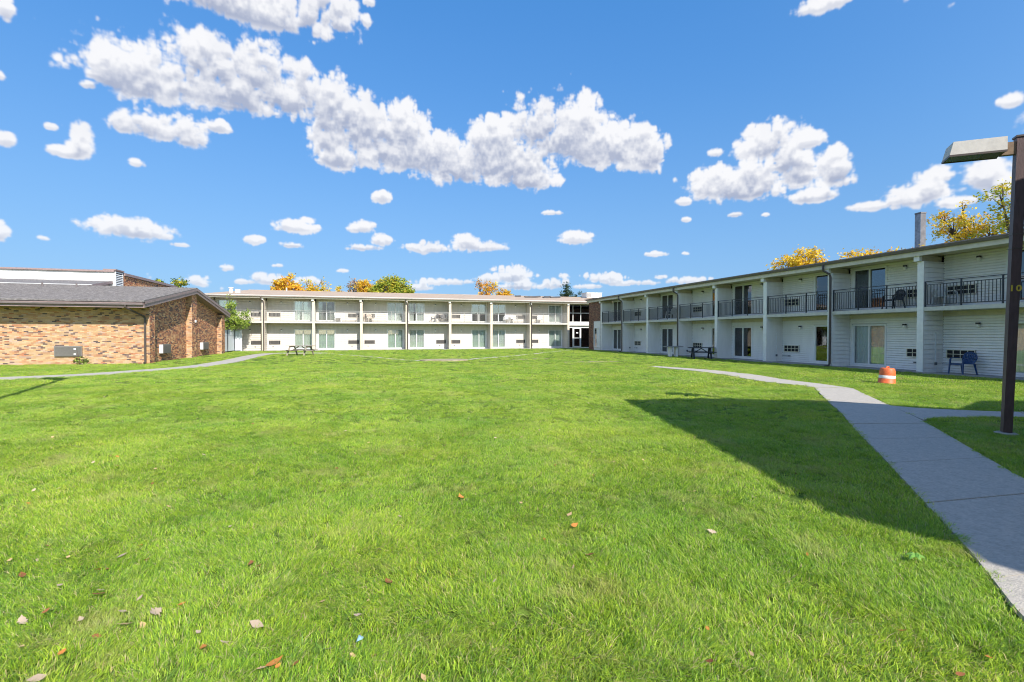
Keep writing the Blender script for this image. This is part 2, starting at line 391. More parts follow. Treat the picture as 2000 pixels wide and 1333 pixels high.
M['blade'] = blade_mat()

# ------------------------------------------------------------------ mesh helpers
BOXF = [(0, 3, 2, 1), (4, 5, 6, 7), (0, 1, 5, 4), (1, 2, 6, 5), (2, 3, 7, 6), (3, 0, 4, 7)]
class MB:
    def __init__(s): s.v = []; s.f = []; s.m = []; s.c = []; s.mats = []; s.cur = 0; s.col = None; s.smooth = False
    def use(s, m):
        if m not in s.mats: s.mats.append(m)
        s.cur = s.mats.index(m); return s
    def add(s, vs, fs):
        o = len(s.v); s.v.extend([tuple(p) for p in vs])
        for f in fs:
            s.f.append(tuple(i + o for i in f)); s.m.append(s.cur); s.c.append(s.col)
        return s
    def box(s, x0, x1, y0, y1, z0, z1):
        return s.add([(x0, y0, z0), (x1, y0, z0), (x1, y1, z0), (x0, y1, z0), (x0, y0, z1), (x1, y0, z1), (x1, y1, z1), (x0, y1, z1)], BOXF)
    def obox(s, c, sx, sy, sz, mt):
        vs = [Vector(c) + mt @ Vector((x * sx / 2, y * sy / 2, z * sz / 2)) for z in (-1, 1) for (x, y) in ((-1, -1), (1, -1), (1, 1), (-1, 1))]
        return s.add(vs, BOXF)
    def beam(s, a, b, w, d, upv=(0, 0, 1)):
        a = Vector(a); b = Vector(b); ax = (b - a); L = ax.length; ax.normalize()
        u = Vector(upv)
        sdv = ax.cross(u)
        if sdv.length < 1e-4: sdv = ax.cross(Vector((1, 0, 0)))
        sdv.normalize(); u = sdv.cross(ax)
        vs = [p + sdv * (i * w / 2) + u * (j * d / 2) for p in (a, b) for (i, j) in ((-1, -1), (1, -1), (1, 1), (-1, 1))]
        return s.add(vs, BOXF)
    def tube(s, pts, rad, n=8, cap=True):
        pts = [Vector(p) for p in pts]; rings = []
        rads = rad if isinstance(rad, (list, tuple)) else [rad] * len(pts)
        o = len(s.v); prev = None
        for i, p in enumerate(pts):
            d = (pts[min(i + 1, len(pts) - 1)] - pts[max(i - 1, 0)]).normalized()
            ref = prev if prev is not None else (Vector((0, 0, 1)) if abs(d.z) < .9 else Vector((1, 0, 0)))
            sx = d.cross(ref)
            if sx.length < 1e-3: sx = d.cross(Vector((.3, 1, .2)))
            sx.normalize(); sy = sx.cross(d); prev = sy
            for k in range(n):
                a = 2 * math.pi * k / n
                s.v.append(tuple(p + (sx * math.cos(a) + sy * math.sin(a)) * rads[i]))
        for i in range(len(pts) - 1):
            for k in range(n):
                a = o + i * n + k; b = o + i * n + (k + 1) % n
                s.f.append((a, b, b + n, a + n)); s.m.append(s.cur); s.c.append(s.col)
        if cap:
            s.f.append(tuple(o + k for k in range(n))[::-1]); s.m.append(s.cur); s.c.append(s.col)
            q = o + (len(pts) - 1) * n
            s.f.append(tuple(q + k for k in range(n))); s.m.append(s.cur); s.c.append(s.col)
        return s
    def lathe(s, prof, n=20, c=(0, 0, 0)):
        o = len(s.v)
        for (r, z) in prof:
            for k in range(n):
                a = 2 * math.pi * k / n; s.v.append((c[0] + r * math.cos(a), c[1] + r * math.sin(a), c[2] + z))
        for i in range(len(prof) - 1):
            for k in range(n):
                a = o + i * n + k; b = o + i * n + (k + 1) % n
                s.f.append((a, b, b + n, a + n)); s.m.append(s.cur); s.c.append(s.col)
        return s
    def poly(s, pts, z0, z1):
        """vertical prism of a counter-clockwise outline"""
        n = len(pts)
        s.add([(x, y, z0) for x, y in pts] + [(x, y, z1) for x, y in pts],
              [tuple(range(n))[::-1], tuple(range(n, 2 * n))] + [(i, (i + 1) % n, n + (i + 1) % n, n + i) for i in range(n)])
        return s
    def mesh(s, name):
        me = bpy.data.meshes.new(name); me.from_pydata(s.v, [], s.f)
        for m in s.mats: me.materials.append(M[m] if isinstance(m, str) else m)
        if len(s.mats) > 1: me.polygons.foreach_set('material_index', s.m)
        if any(c is not None for c in s.c):
            ca = me.color_attributes.new('Col', 'FLOAT_COLOR', 'CORNER')
            arr = np.ones((len(me.loops), 4), np.float32)
            cols = np.array([c if c is not None else (1, 1, 1) for c in s.c], np.float32)
            tot = np.array([len(f) for f in s.f])
            arr[:, :3] = np.repeat(cols, tot, 0)
            ca.data.foreach_set('color', arr.ravel())
        if s.smooth: me.polygons.foreach_set('use_smooth', [True] * len(me.polygons))
        me.update(); return me
    def build(s, name, parent=None, loc=None, rotz=None, kind=None):
        return link(name, s.mesh(name), parent, loc, rotz, kind)
def link(name, me, parent=None, loc=None, rotz=None, kind=None):
    o = bpy.data.objects.new(name, me); COL.objects.link(o)
    if parent is not None: o.parent = parent
    if loc is not None: o.location = loc
    if rotz is not None: o.rotation_euler = (0, 0, rotz)
    if kind: o['kind'] = kind
    return o
def tag(o, label, cat, group=None):
    o['label'] = label; o['category'] = cat
    if group: o['group'] = group
    return o
def thing(name, label, cat, loc=(0, 0, 0), rotz=0, group=None):
    o = bpy.data.objects.new(name, None); o.empty_display_size = .3; COL.objects.link(o)
    o.location = loc; o.rotation_euler = (0, 0, rotz)
    return tag(o, label, cat, group)
def copy_tree(o, parent=None):
    c = o.copy(); COL.objects.link(c)
    if parent is not None: c.parent = parent
    for ch in list(o.children): copy_tree(ch, c)
    return c
def mb(m): b = MB(); b.use(m); return b

# ------------------------------------------------------------------ ground and paths
def smooth(pts, n=6):
    P = [Vector(p) for p in pts]; o = []
    for i in range(len(P) - 1):
        a = P[max(i - 1, 0)]; b = P[i]; c = P[i + 1]; d = P[min(i + 2, len(P) - 1)]
        for k in range(n):
            t = k / n
            o.append(.5 * ((2 * b) + (c - a) * t + (2 * a - 5 * b + 4 * c - d) * t * t + (3 * b - 3 * c + d - a) * t ** 3))
    o.append(P[-1]); return o
g = mb('ground')
xs = [-900, -300, -120] + [x for x in range(-60, 61, 4)] + [120, 300, 900]
ys = [-900, -200, -60] + [y for y in range(-30, 121, 4)] + [200, 400, 900]
for i in range(len(xs) - 1):
    for j in range(len(ys) - 1):
        g.add([(xs[i], ys[j], 0), (xs[i + 1], ys[j], 0), (xs[i + 1], ys[j + 1], 0), (xs[i], ys[j + 1], 0)], [(0, 1, 2, 3)])
g.build('ground', kind='structure')

PATH_POLYS = []
def slabs(parent, left, right, joints, zt=.03, gap=.022, bare=True):
    """concrete slabs between two edge lines, cut at joints given as fractions of the length"""
    def at(line, t):
        L = [0]
        for a, b in zip(line, line[1:]): L.append(L[-1] + (Vector(b) - Vector(a)).length)
        d = t * L[-1]
        for i in range(len(line) - 1):
            if d <= L[i + 1] + 1e-9:
                return Vector(line[i]).lerp(Vector(line[i + 1]), (d - L[i]) / max(1e-9, L[i + 1] - L[i]))
        return Vector(line[-1])
    if bare: PATH_POLYS.append([tuple(p)[:2] for p in left] + [tuple(p)[:2] for p in reversed(right)])
    ll = sum((Vector(b) - Vector(a)).length for a, b in zip(left, left[1:]))
    for k in range(len(joints) - 1):
        t0 = joints[k] + gap / 2 / ll; t1 = joints[k + 1] - gap / 2 / ll
        n = max(2, int((t1 - t0) * ll / .35)); b = mb('concrete')
        dz = rnd.uniform(-.004, .004)
        top = []
        for i in range(n + 1):
            t = t0 + (t1 - t0) * i / n
            top.append((at(left, t), at(right, t)))
        vs = []
        for a, c in top:
            for p in (a, c): vs.append((p.x, p.y, zt + dz))
            for p in (a, c): vs.append((p.x, p.y, -.02))
        fs = []
        for i in range(n):
            o = i * 4; q = o + 4
            fs += [(o, o + 1, q + 1, q), (o, q, q + 2, o + 2), (o + 1, o + 3, q + 3, q + 1)]
        fs += [(0, 2, 3, 1), (n * 4, n * 4 + 1, n * 4 + 3, n * 4 + 2)]
        b.add(vs, fs); b.build('slab', parent)

path = link('path', None); path['kind'] = 'structure'
Lm = [(2.2, -2.6), (2.75, 0.0), (3.3, 1.45), (3.68, 1.95), (4.23, 2.46), (5.07, 3.34), (5.74, 4.04), (6.74, 5.08), (7.94, 6.37), (9.44, 7.9), (10.71, 9.31), (13.0, 11.75)]
Rm = [(4.6, -2.6), (5.1, 0.0), (5.6, 1.6), (6.1, 2.4), (7.05, 3.66), (7.68, 4.32), (8.35, 5.01), (9.29, 5.97), (10.01, 6.73), (11.3, 8.2), (11.95, 9.0), (13.86, 11.2)]
Ls = [tuple(p) for p in smooth(Lm, 3)]; Rs = [tuple(p) for p in smooth(Rm, 3)]
slabs(path, Ls, Rs, [0, .115, .2, .285, .375, .465, .55, .63, .71, .80, .9, 1.0])
# branch to the right past the lamp post
Lb = [(11.35, 8.28), (11.56, 7.85), (12.06, 7.42), (13.03, 6.85), (15.5, 6.3), (19, 5.9), (22.0, 5.8)]
Rb = [(10.05, 6.72), (10.55, 6.83), (11.29, 6.72), (12.63, 6.3), (15.5, 5.3), (19, 4.8), (22.0, 4.7)]
slabs(path, [tuple(p) for p in smooth(Lb, 3)], [tuple(p) for p in smooth(Rb, 3)], [0, .2, .36, .52, .68, .84, 1.0])
# branch running back along the wing
Lf = [(13.0, 11.8), (12.95, 12.8), (12.95, 13.95), (13.6, 16.5), (13.7, 19), (13.3, 21.5)]
Rf = [(13.84, 11.25), (14.1, 12.6), (14.2, 13.95), (14.8, 16.5), (14.7, 19), (13.9, 21.8)]
slabs(path, [tuple(p) for p in smooth(Lf, 3)], [tuple(p) for p in smooth(Rf, 3)], [i / 8 for i in range(9)])
# path in front of the brick building
Ca = [(-19, 21.0), (-15.5, 21.6), (-12.9, 22.5), (-11.0, 23.4), (-9.35, 25.8), (-8.2, 28.6), (-7.95, 33.7), (-8.15, 40), (-7.9, 44.3), (-6.4, 45.2), (-3.5, 44.0)]
cs_ = smooth(Ca, 4); l_, r_ = [], []
for i, p in enumerate(cs_):
    d = (cs_[min(i + 1, len(cs_) - 1)] - cs_[max(i - 1, 0)]).normalized(); n = Vector((-d.y, d.x)); w = .62
    l_.append(tuple(p + n * w)); r_.append(tuple(p - n * w))
slabs(path, l_, r_, [i / 26 for i in range(27)])
# faint worn path across the lawn to the entrance
for line, w in (([(-3.5, 44.0), (-.5, 38), (2.2, 31.5), (3.9, 29.9)], .16), ([(5.2, 30.3), (8.2, 33.1), (12.8, 38.0), (20.2, 47.3), (21.6, 51.0)], .22)):
    cs_ = smooth(line, 5); l_, r_ = [], []
    for i, p in enumerate(cs_):
        d = (cs_[min(i + 1, len(cs_) - 1)] - cs_[max(i - 1, 0)]).normalized(); n = Vector((-d.y, d.x))
        l_.append(tuple(p + n * w)); r_.append(tuple(p - n * w))
    slabs(path, l_, r_, [i / 14 for i in range(15)], zt=.018, bare=False)
# bare sandy patch
b = mb('dirt'); r2 = random.Random(3)
pp = [(4.5 + 1.5 * math.cos(a) * (1 + r2.uniform(-.18, .18)), 30.2 + .95 * math.sin(a) * (1 + r2.uniform(-.2, .2))) for a in [i * math.tau / 18 for i in range(18)]]
b.poly(pp, -.01, .07); b.build('bare_patch', kind='structure'); PATH_POLYS.append(pp)
b = mb('dirt')
for (cx, cy, rx, ry) in ((12.5, 26.5, 1.6, .35), (10.2, 30.5, 1.2, .3)):
    pp = [(cx + rx * math.cos(a) * (1 + r2.uniform(-.25, .25)), cy + ry * math.sin(a) * (1 + r2.uniform(-.25, .25))) for a in [i * math.tau / 14 for i in range(14)]]
    b.poly(pp, -.01, .008)
b.build('worn_soil', kind='structure')
NO_GRASS = [[(22.0, 0), (34, 0), (34, 47.3), (22.0, 47.3)], [(-15, 51.45), (36, 51.45), (36, 66), (-15, 66)], [(-34, 31.85), (-11.75, 31.85), (-11.75, 46.9), (-34, 46.9)], [(22, 47), (27, 47), (27, 53), (22, 53)]]

# ------------------------------------------------------------------ brickwork
PAL_BUFF = [((.53, .33, .17), 34), ((.58, .39, .23), 26), ((.48, .25, .12), 16), ((.42, .17, .085), 8), ((.20, .12, .095), 6), ((.11, .075, .07), 6), ((.50, .34, .25), 10)]  # sun-facing bricks: peach look of the sunlit wall put into the colours
PAL_RED = [((0.544, 0.227, 0.106), 26), ((0.665, 0.333, 0.151), 24), ((0.409, 0.151, 0.083), 16), ((0.212, 0.106, 0.076), 14), ((0.136, 0.083, 0.076), 10), ((0.756, 0.469, 0.242), 12)]
PAL_DARK = [((.20, .075, .05), 30), ((.26, .11, .06), 26), ((.13, .05, .04), 20), ((.30, .17, .09), 16), ((.07, .04, .035), 10)]
def brickwork(b, o, du, n, L, z0, ztop, pal, holes=(), bl=.203, bh=.067, seed=1):
    """courses of separate bricks standing 7 mm proud of the mortar on the plane through o along du, facing n"""
    rr = random.Random(seed); o = Vector(o); du = Vector(du).normalized(); n = Vector(n)
    cols, wts = zip(*pal); b.use('brick')
    zt = ztop if callable(ztop) else (lambda u: ztop)
    zmax = max(zt(L * i / 20) for i in range(21)); k = 0; z = z0
    while z + bh <= zmax + 1e-6:
        u = -bl / 2 if k % 2 else 0.0
        if k % 2: u += rr.choice((0, 0, bl * .1))
        while u < L - .01:
            a = max(u, 0) + .004; e = min(u + bl, L) - .004
            if e - a > .03:
                mid = (a + e) / 2
                if z + bh <= min(zt(a), zt(e)) + .03 and not any(h[0] < mid < h[1] and h[2] < z + bh / 2 < h[3] for h in holes):
                    c = rr.choices(cols, wts)[0]; f = rr.uniform(.86, 1.12); b.col = tuple(x * f for x in c)
                    t = .007 + rr.uniform(-.002, .002); p0 = o + du * a; p1 = o + du * e
                    za = z + .005; zb = z + bh - .005
                    vs = [(p0.x, p0.y, za), (p1.x, p1.y, za), (p1.x, p1.y, zb), (p0.x, p0.y, zb)]
                    vs += [(x + n.x * t, y + n.y * t, zz) for x, y, zz in vs]
                    b.add(vs, [(4, 5, 6, 7), (0, 1, 5, 4), (1, 2, 6, 5), (2, 3, 7, 6), (3, 0, 4, 7)])
            u += bl
        z += bh; k += 1
    b.col = None

# ------------------------------------------------------------------ motel facade
CUR = {}
def curtain_mesh(w, h, key, m):
    k = (round(w, 2), round(h, 2), key, m)
    if k in CUR: return CUR[k]
    b = mb(m); n = max(8, int(w / .035)); ph = 0
    rr = random.Random(hash(key) % 1000 + int(w * 100)); vs = []
    for i in range(n + 1):
        ph += rr.uniform(.5, 1.1); u = w * i / n; d = .03 * math.sin(ph * 1.6)
        vs += [(u, d, 0.02), (u, d * .8, h)]
    b.add(vs, [(2 * i, 2 * i + 2, 2 * i + 3, 2 * i + 1) for i in range(n)])
    b.smooth = True
    CUR[k] = b.mesh('curtain'); return CUR[k]
DOORM = {}
def sliding_door(parent, u, w, z, dw, dh, style='full', cm='curtain', dark=False):
    """u,z = lower left corner; frame stands 2 cm proud of the siding"""
    k = (dw, dh)
    if k not in DOORM:
        b = mb('vinyl'); f = .075
        b.box(0, f, -.03, .10, 0, dh); b.box(dw - f, dw, -.03, .10, 0, dh)
        b.box(f, dw - f, -.03, .10, dh - f, dh); b.box(f, dw - f, -.03, .10, 0, f)
        b.box(dw / 2 - .035, dw / 2 + .035, -.01, .08, f, dh - f)
        b.box(f, f + .035, 0, .05, f, dh - f); b.box(dw - f - .035, dw - f, .03, .08, f, dh - f)
        p = mb('glass'); p.box(0, dw / 2 - f - .03, 0, .008, 0, dh - 2 * f)
        p2 = mb('glass_dark'); p2.box(0, dw / 2 - f - .03, 0, .008, 0, dh - 2 * f)
        hd = mb('vinyl'); hd.box(0, .03, -.05, 0, 0, .22)
        DOORM[k] = (b.mesh('sliding_door'), p.mesh('pane'), p2.mesh('pane'), hd.mesh('door_handle'))
    fr, pn, pd, hd = DOORM[k]
    o = link('sliding_door', fr, parent, (u, w, z))
    g = pd if dark else pn
    link('pane', g, o, (.075, .02, .075)); link('pane', g, o, (dw / 2 + .015, .05, .075))
    link('door_handle', hd, o, (.085, 0, .9))
    ch = dh - .12
    if style == 'full': parts = [(.05, dw - .1)]
    elif style == 'left': parts = [(.05, dw * .46)]
    elif style == 'right': parts = [(dw * .5, dw * .46)]
    elif style == 'sides': parts = [(.05, dw * .2), (dw * .76, dw * .2)]
    elif style == 'most': parts = [(.05, dw * .3), (dw * .42, dw * .52)]
    else: parts = []
    for (cu, cw) in parts:
        link('curtain', curtain_mesh(cw, ch, style, cm), o, (cu, .17, .04))
    return o

GR = .022
def lap(b, u0, u1, z0, z1, w, c=.107, lip=.02, axis='u', wa=0, sgn=1, GR=.022):
    """horizontal lap boards; axis u: board faces -w at depth w; axis w: board faces sgn*u at u=wa, from w=u0 to w=u1"""
    z = math.floor(z0 / c) * c
    while z < z1 - .005:
        a = max(z, z0); e = min(z + c, z1)
        if e - a > .01:
            if axis == 'u':
                g_ = a + GR
                b.add([(u0, w - lip, g_), (u1, w - lip, g_), (u1, w - .004, e), (u0, w - .004, e), (u0, w + .025, a), (u1, w + .025, a), (u0, w + .025, g_), (u1, w + .025, g_)], [(0, 1, 2, 3), (6, 7, 1, 0), (4, 5, 7, 6)])
            else:
                g_ = a + GR
                b.add([(wa + sgn * lip, u0, g_), (wa + sgn * lip, u1, g_), (wa + sgn * .004, u1, e), (wa + sgn * .004, u0, e), (wa, u0, a), (wa, u1, a), (wa, u0, g_), (wa, u1, g_)],
                      [(0, 1, 2, 3), (6, 7, 1, 0), (4, 5, 7, 6)])
        z += c

def ac_mesh(kind):
    b = mb('acm'); W_, H_ = 1.02, .38; t = .028; d = -.07
    fm = 'acgrid' if kind == 'wing' else 'acm'
    b.use('acm'); b.box(0, W_, -.045, .02, 0, H_)
    b2 = mb(fm)
    b2.box(0, W_, d, -.046, 0, t); b2.box(0, W_, d, -.046, H_ - t, H_); b2.box(0, t, d, -.046, t, H_ - t); b2.box(W_ - t, W_, d, -.046, t, H_ - t)
    if kind == 'wing':
        for i in range(1, 4): b2.box(W_ * i / 4 - .011, W_ * i / 4 + .011, d + .002, -.046, t, H_ - t)
        b2.box(t, W_ - t, d + .004, -.046, H_ / 2 - .011, H_ / 2 + .011)
    else:
        for i in range(1, 9): b2.box(.14, W_ - .14, d + .004, -.046, H_ * i / 9 - .007, H_ * i / 9 + .007)
        b2.box(.12, .14, d + .002, -.046, t, H_ - t); b2.box(W_ - .14, W_ - .12, d + .002, -.046, t, H_ - t)
    b3 = mb('dark'); b3.box(t, W_ - t, -.0475, -.0455, t, H_ - t)  # near-black backing sheet that darkens the grille openings
    return b.mesh('ac_unit'), b2.mesh('grille'), b3.mesh('dark_back')
AC = {'wing': ac_mesh('wing'), 'back': ac_mesh('back')}
def add_ac(parent, u, w, z, kind):
    m = AC[kind]; o = link('ac_unit', m[0], parent, (u, w, z)); link('grille', m[1], o); link('dark_back', m[2], o)
b = mb('vinyl'); b.box(-.07, .07, -.02, 0, -.10, .12); b.use('lampblack'); b.box(-.05, .05, -.16, -.02, .03, .10)
LIGHT = b.mesh('wall_light')
b = mb('lampglass'); b.lathe([(.001, -.10), (.045, -.09), (.06, -.05), (.06, .0), (.05, .03)], 12, (0, -.10, 0)); b.smooth = True
SHADE = b.mesh('lamp_shade')
def add_light(parent, u, w, z):
    o = link('wall_light', LIGHT, parent, (u, w, z)); link('lamp_shade', SHADE, o)

def facade(root, nb, bw, D, f0, f1, Z, kind, styles, indiv, seed, start_even=True):
    """bays between party walls. Z: slab bottom/top, fin top, beam bottom/top, eave top"""
    sb, st, ft, bb, bt = Z; rr = random.Random(seed)
    sm, tm = ('siding', 'trim') if kind == 'wing' else ('siding_back', 'trim_back')
    lc = .107 if kind == 'wing' else .215
    acz = (.62, st + .50)
    dz = (.13, st + .10); dh = 1.98; dw = 1.70
    for j in range(nb + 1):                                  # party walls
        u = j * bw; b = mb(tm)
        b.box(u + f0, u + f1, -.004, .05, 0, ft)
        b.use(sm); b.box(u + f0 + .015, u + f1 - .015, .05, D, 0, ft)
        lap(b, .05, D, .02, ft - .005, 0, c=.2, lip=.018, axis='w', wa=u + f1 - .015, sgn=1, GR=.010)
        lap(b, .05, D, .02, ft - .005, 0, c=.2, lip=.018, axis='w', wa=u + f0 + .015, sgn=-1, GR=.010)
        b.build('party_wall', root)
        b = mb('trim'); um = u + (f0 + f1) / 2 - .06
        b.box(um - .11, um + .11, -.16, -.012, ft + .004, bb + .02)
        b.use('soffit'); b.box(um - .09, um + .09, -.012, D, ft + .004, bb - .004)
        b.build('roof_beam', root)
    for j in range(nb):
        u0 = j * bw + f1; u1 = (j + 1) * bw + f0; even = (j % 2 == 0) == start_even
        wid = u1 - u0
        if even: dl = u0 + .13; al = u1 - .16 - 1.02; ll = al - .08
        else: dl = u1 - .13 - dw; al = u0 + .16; ll = al + 1.02 + .10
        for fl in (0, 1):
            zf = 0.02 if fl == 0 else st; zt = sb - .001 if fl == 0 else bb + .05
            d0 = dz[fl]; top = d0 + dh
            b = mb(sm)
            head = .20 if fl == 0 else 0
            if dl > u0 + .01: lap(b, u0, dl, zf, zt - head, D, lc)
            lap(b, dl + dw, u1, zf, zt - head, D, lc)
            lap(b, dl, dl + dw, top, zt - head, D, lc); b.use('trim'); b.box(dl, dl + dw, D - .015, D + .08, zf, d0)
            if head: b.use('soffit'); b.box(u0 + .002, u1 - .002, D - .03, D + .02, zt - head, zt - .004)
            b.build('siding', root, kind='stuff')
            stl, cm, dk = styles(j, fl)
            sliding_door(root, dl, D, d0, dw, dh, stl, cm, dk)
            if not (kind == 'back' and j == 0 and False):
                add_ac(root, al, D, acz[fl], kind)
            add_light(root, ll, D, (2.0 if fl == 0 else st + 1.88))
        # little dark pipe stub and conduit under the ac
        b = mb('pipe'); b.box(al + .3, al + .42, D - .07, D - .01, .36, .41)
        if kind == 'wing' and not even:
            b.box(u0 + .002, al + .3, D - .03, D - .012, .375, .395); b.box(u0 + .002, u0 + .06, D - .5, D - .42, .34, .46)
            b.use('vent'); b.box(u0 + .004, u0 + .03, D - .47, D - .445, 0, 1.75)
        b.build('conduit', root)
        # balcony slab
        b = mb('slabm'); b.box(u0 + .001, u1 - .001, .012, D - .02, sb, st); b.build('balcony_slab', root)
        # railing
        rm = 'rail' if kind == 'wing' else 'rail_sunlit'
        b = mb(rm); w0 = .06
        b.box(u0, u1, w0 - .022, w0 + .022, st + 1.03, st + 1.06)
        b.box(u0, u1, w0 - .014, w0 + .014, st + .90, st + .925)
        b.box(u0, u1, w0 - .014, w0 + .014, st + .09, st + .115)
        r = b.build('railing', root)
        pm = mb(rm); pm.box(-.022, .022, -.022, .022, -.06, 1.03); pmesh = pm.mesh('post')
        posts = [u0 + .03, u0 + wid / 3, u0 + 2 * wid / 3, u1 - .03]
        for p in posts: link('post', pmesh, r, (p, w0, st))
        nbal = int(wid / .115)
        if indiv(j):
            bm_ = mb(rm); bm_.box(-.009, .009, -.009, .009, .115, .90); bme = bm_.mesh('baluster')
            for i in range(1, nbal):
                up = u0 + wid * i / nbal
                if min(abs(up - p) for p in posts) > .04: link('baluster', bme, r, (up, w0, st))
        else:
            bm_ = mb(rm)
            for i in range(1, nbal):
                up = u0 + wid * i / nbal
                if min(abs(up - p) for p in posts) > .04: bm_.box(up - .009, up + .009, w0 - .009, w0 + .009, st + .115, st + .90)
            bm_.build('balusters', r, kind='stuff')
    U = nb * bw + f1
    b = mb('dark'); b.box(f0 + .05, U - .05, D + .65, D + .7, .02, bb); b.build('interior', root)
    b = mb('soffit'); b.box(f0, U, D + .04, D + .66, sb + .04, st - .02); b.build('floor_plate', root)
    return U

def downspout(root, u, w, ztop, zjog, m='brown', fmat=None):
    b = mb(m)
    b.tube([(u, -.34, ztop), (u, -.34, ztop - .22), (u + .0, -.30, ztop - .30), (u + .16, -.10, zjog + .06), (u + .18, -.075, zjog - .08), (u + .18, -.075, .16), (u + .16, -.16, .06), (u + .14, -.34, .03)], .052, 8)
    b.build('downspout', root)

# ------------------------------------------------------------------ right wing
BW = 4.19
wing = thing('motel_wing', 'two storey white sided motel wing in shade along the right, black railings', 'building', (22.11, 44.4, 0), R(-90))
WZ = (2.60, 2.76, 4.67, 4.90, 5.06)
WD = 1.17
def wing_style(j, fl):
    t = {(6, 1): ('left', 'curtain', True), (6, 0): ('full', 'curtain', False), (4, 1): ('none', 'curtain', True), (4, 0): ('sides', 'curtain', False),
         (7, 1): ('sides', 'curtain', True), (7, 0): ('full', 'curtain_w', False), (5, 1): ('none', 'curtain', True), (5, 0): ('full', 'curtain', False),
         (2, 1): ('right', 'curtain', True), (0, 0): ('left', 'curtain', False), (2, 0): ('full', 'curtain', False)}
    return t.get((j, fl), ('most', 'curtain', j % 2 == 0))
WU = facade(wing, 9, BW, WD, 0.0, .25, WZ, 'wing', wing_style, lambda j: j < 8, 3)
b = mb('beam'); b.box(-2.74, WU + .3, -.24, -.17, 4.88, 5.07); b.build('fascia', wing)
b = mb('soffit'); b.box(-2.7, WU + .2, -.165, 1.9, 4.955, 4.985); b.build('soffit', wing)
b = mb('gutter')
b.add([(-2.8, -.25, 5.075), (-2.8, -.33, 5.075), (-2.8, -.38, 5.19), (-2.8, -.36, 5.20), (-2.8, -.25, 5.20)] + [(WU + .4, y, z) for y, z in ((-.25, 5.075), (-.33, 5.075), (-.38, 5.19), (-.36, 5.20), (-.25, 5.20))],
      [(0, 1, 6, 5), (1, 2, 7, 6), (2, 3, 8, 7), (3, 4, 9, 8), (4, 0, 5, 9), (0, 4, 3, 2, 1), (5, 6, 7, 8, 9)])
b.build('gutter', wing)
b = mb('roof_grey'); b.add([(-3.2, -.30, 5.235), (WU + .5, -.30, 5.235), (WU + .5, 9, 5.62), (-3.2, 9, 5.62), (-3.2, -.30, 5.19), (WU + .5, -.30, 5.19), (WU + .5, 9, 4.99), (-3.2, 9, 4.99)], [(0, 1, 2, 3), (7, 6, 5, 4), (0, 4, 5, 1), (1, 5, 6, 2), (2, 6, 7, 3), (3, 7, 4, 0)])
b.build('roof', wing)
b = mb('siding'); b.box(f := -2.68, WU, 8.4, 8.6, 0, 4.98); b.box(WU - .2, WU - .02, WD + .1, 8.4, 0, 4.98); b.build('rear_wall', wing)
b = mb('floorc'); b.box(0.0, WU, -.06, -.008, -.02, .07); b.box(.26, WU - .3, 0, WD, -.02, .045); b.build('foundation', wing)
for j in (1, 3, 6): downspout(wing, j * BW + .02, 0, 5.08, 4.55)
# brick end with a window, next to the entrance
b = mb('mortar'); b.box(-2.7, -.01, .01, .4, 0, 4.9); b.box(-2.7, -2.4, .4, 8.4, 0, 4.9); b.build('brick_end_wall', wing)
b = MB(); brickwork(b, (-2.7, .01, 0), (1, 0, 0), (0, -1, 0), 2.69, .02, 4.87, PAL_DARK, holes=((1.2, 2.66, -.1, 2.95),), seed=5)
brickwork(b, (-2.7, 8.4, 0), (0, -1, 0), (-1, 0, 0), 8.39, .02, 4.87, PAL_DARK, seed=6)
b.build('bricks', wing, kind='stuff')
b = mb('siding'); lap(b, -1.5, -.06, 2.32, 2.9, -.001); b.use('trim'); b.box(-1.5, -.06, .002, .009, 0, 2.9); b.build('panel', wing)
sliding_door(wing, -1.42, -.04, .28, 1.34, 2.0, 'sides', 'curtain', False)

# ------------------------------------------------------------------ back building
BB = 4.47
back = thing('motel_building', 'long two storey motel building with tan roof across the far lawn, sunlit white siding', 'building', (-14.1, 51.5, 0), 0)
BZ = (2.69, 2.85, 4.86, 5.08, 5.2)
BD = 1.3
def back_style(j, fl):
    t = {(0, 1): ('full', 'curtain', False), (1, 1): ('most', 'curtain_w', False), (2, 1): ('right', 'curtain_w', True), (3, 1): ('full', 'curtain_w', False), (4, 1): ('most', 'curtain_w', False),
         (5, 1): ('sides', 'curtain_w', True), (6, 1): ('right', 'curtain_w', True), (7, 1): ('full', 'curtain_w', False), (1, 0): ('full', 'curtain_w', False), (2, 0): ('full', 'curtain', False)}
    return t.get((j, fl), ('full', 'curtain' if j % 2 else 'curtain_w', False))
BU = facade(back, 8, BB, BD, -.12, .12, BZ, 'back', back_style, lambda j: False, 9)
b = mb('beam'); b.box(-.7, BU + 3.4, -.26, -.19, 5.05, 5.17); b.build('fascia', back)
b = mb('soffit'); b.box(-.6, BU - .01, -.185, 2.0, 5.135, 5.16); b.build('soffit', back)
b = mb('gutterb'); b.box(-.75, BU + 3.4, -.40, -.265, 5.185, 5.30); b.use('vent'); b.box(-.75, BU + 3.4, -.415, -.402, 5.27, 5.315); b.build('gutter', back)
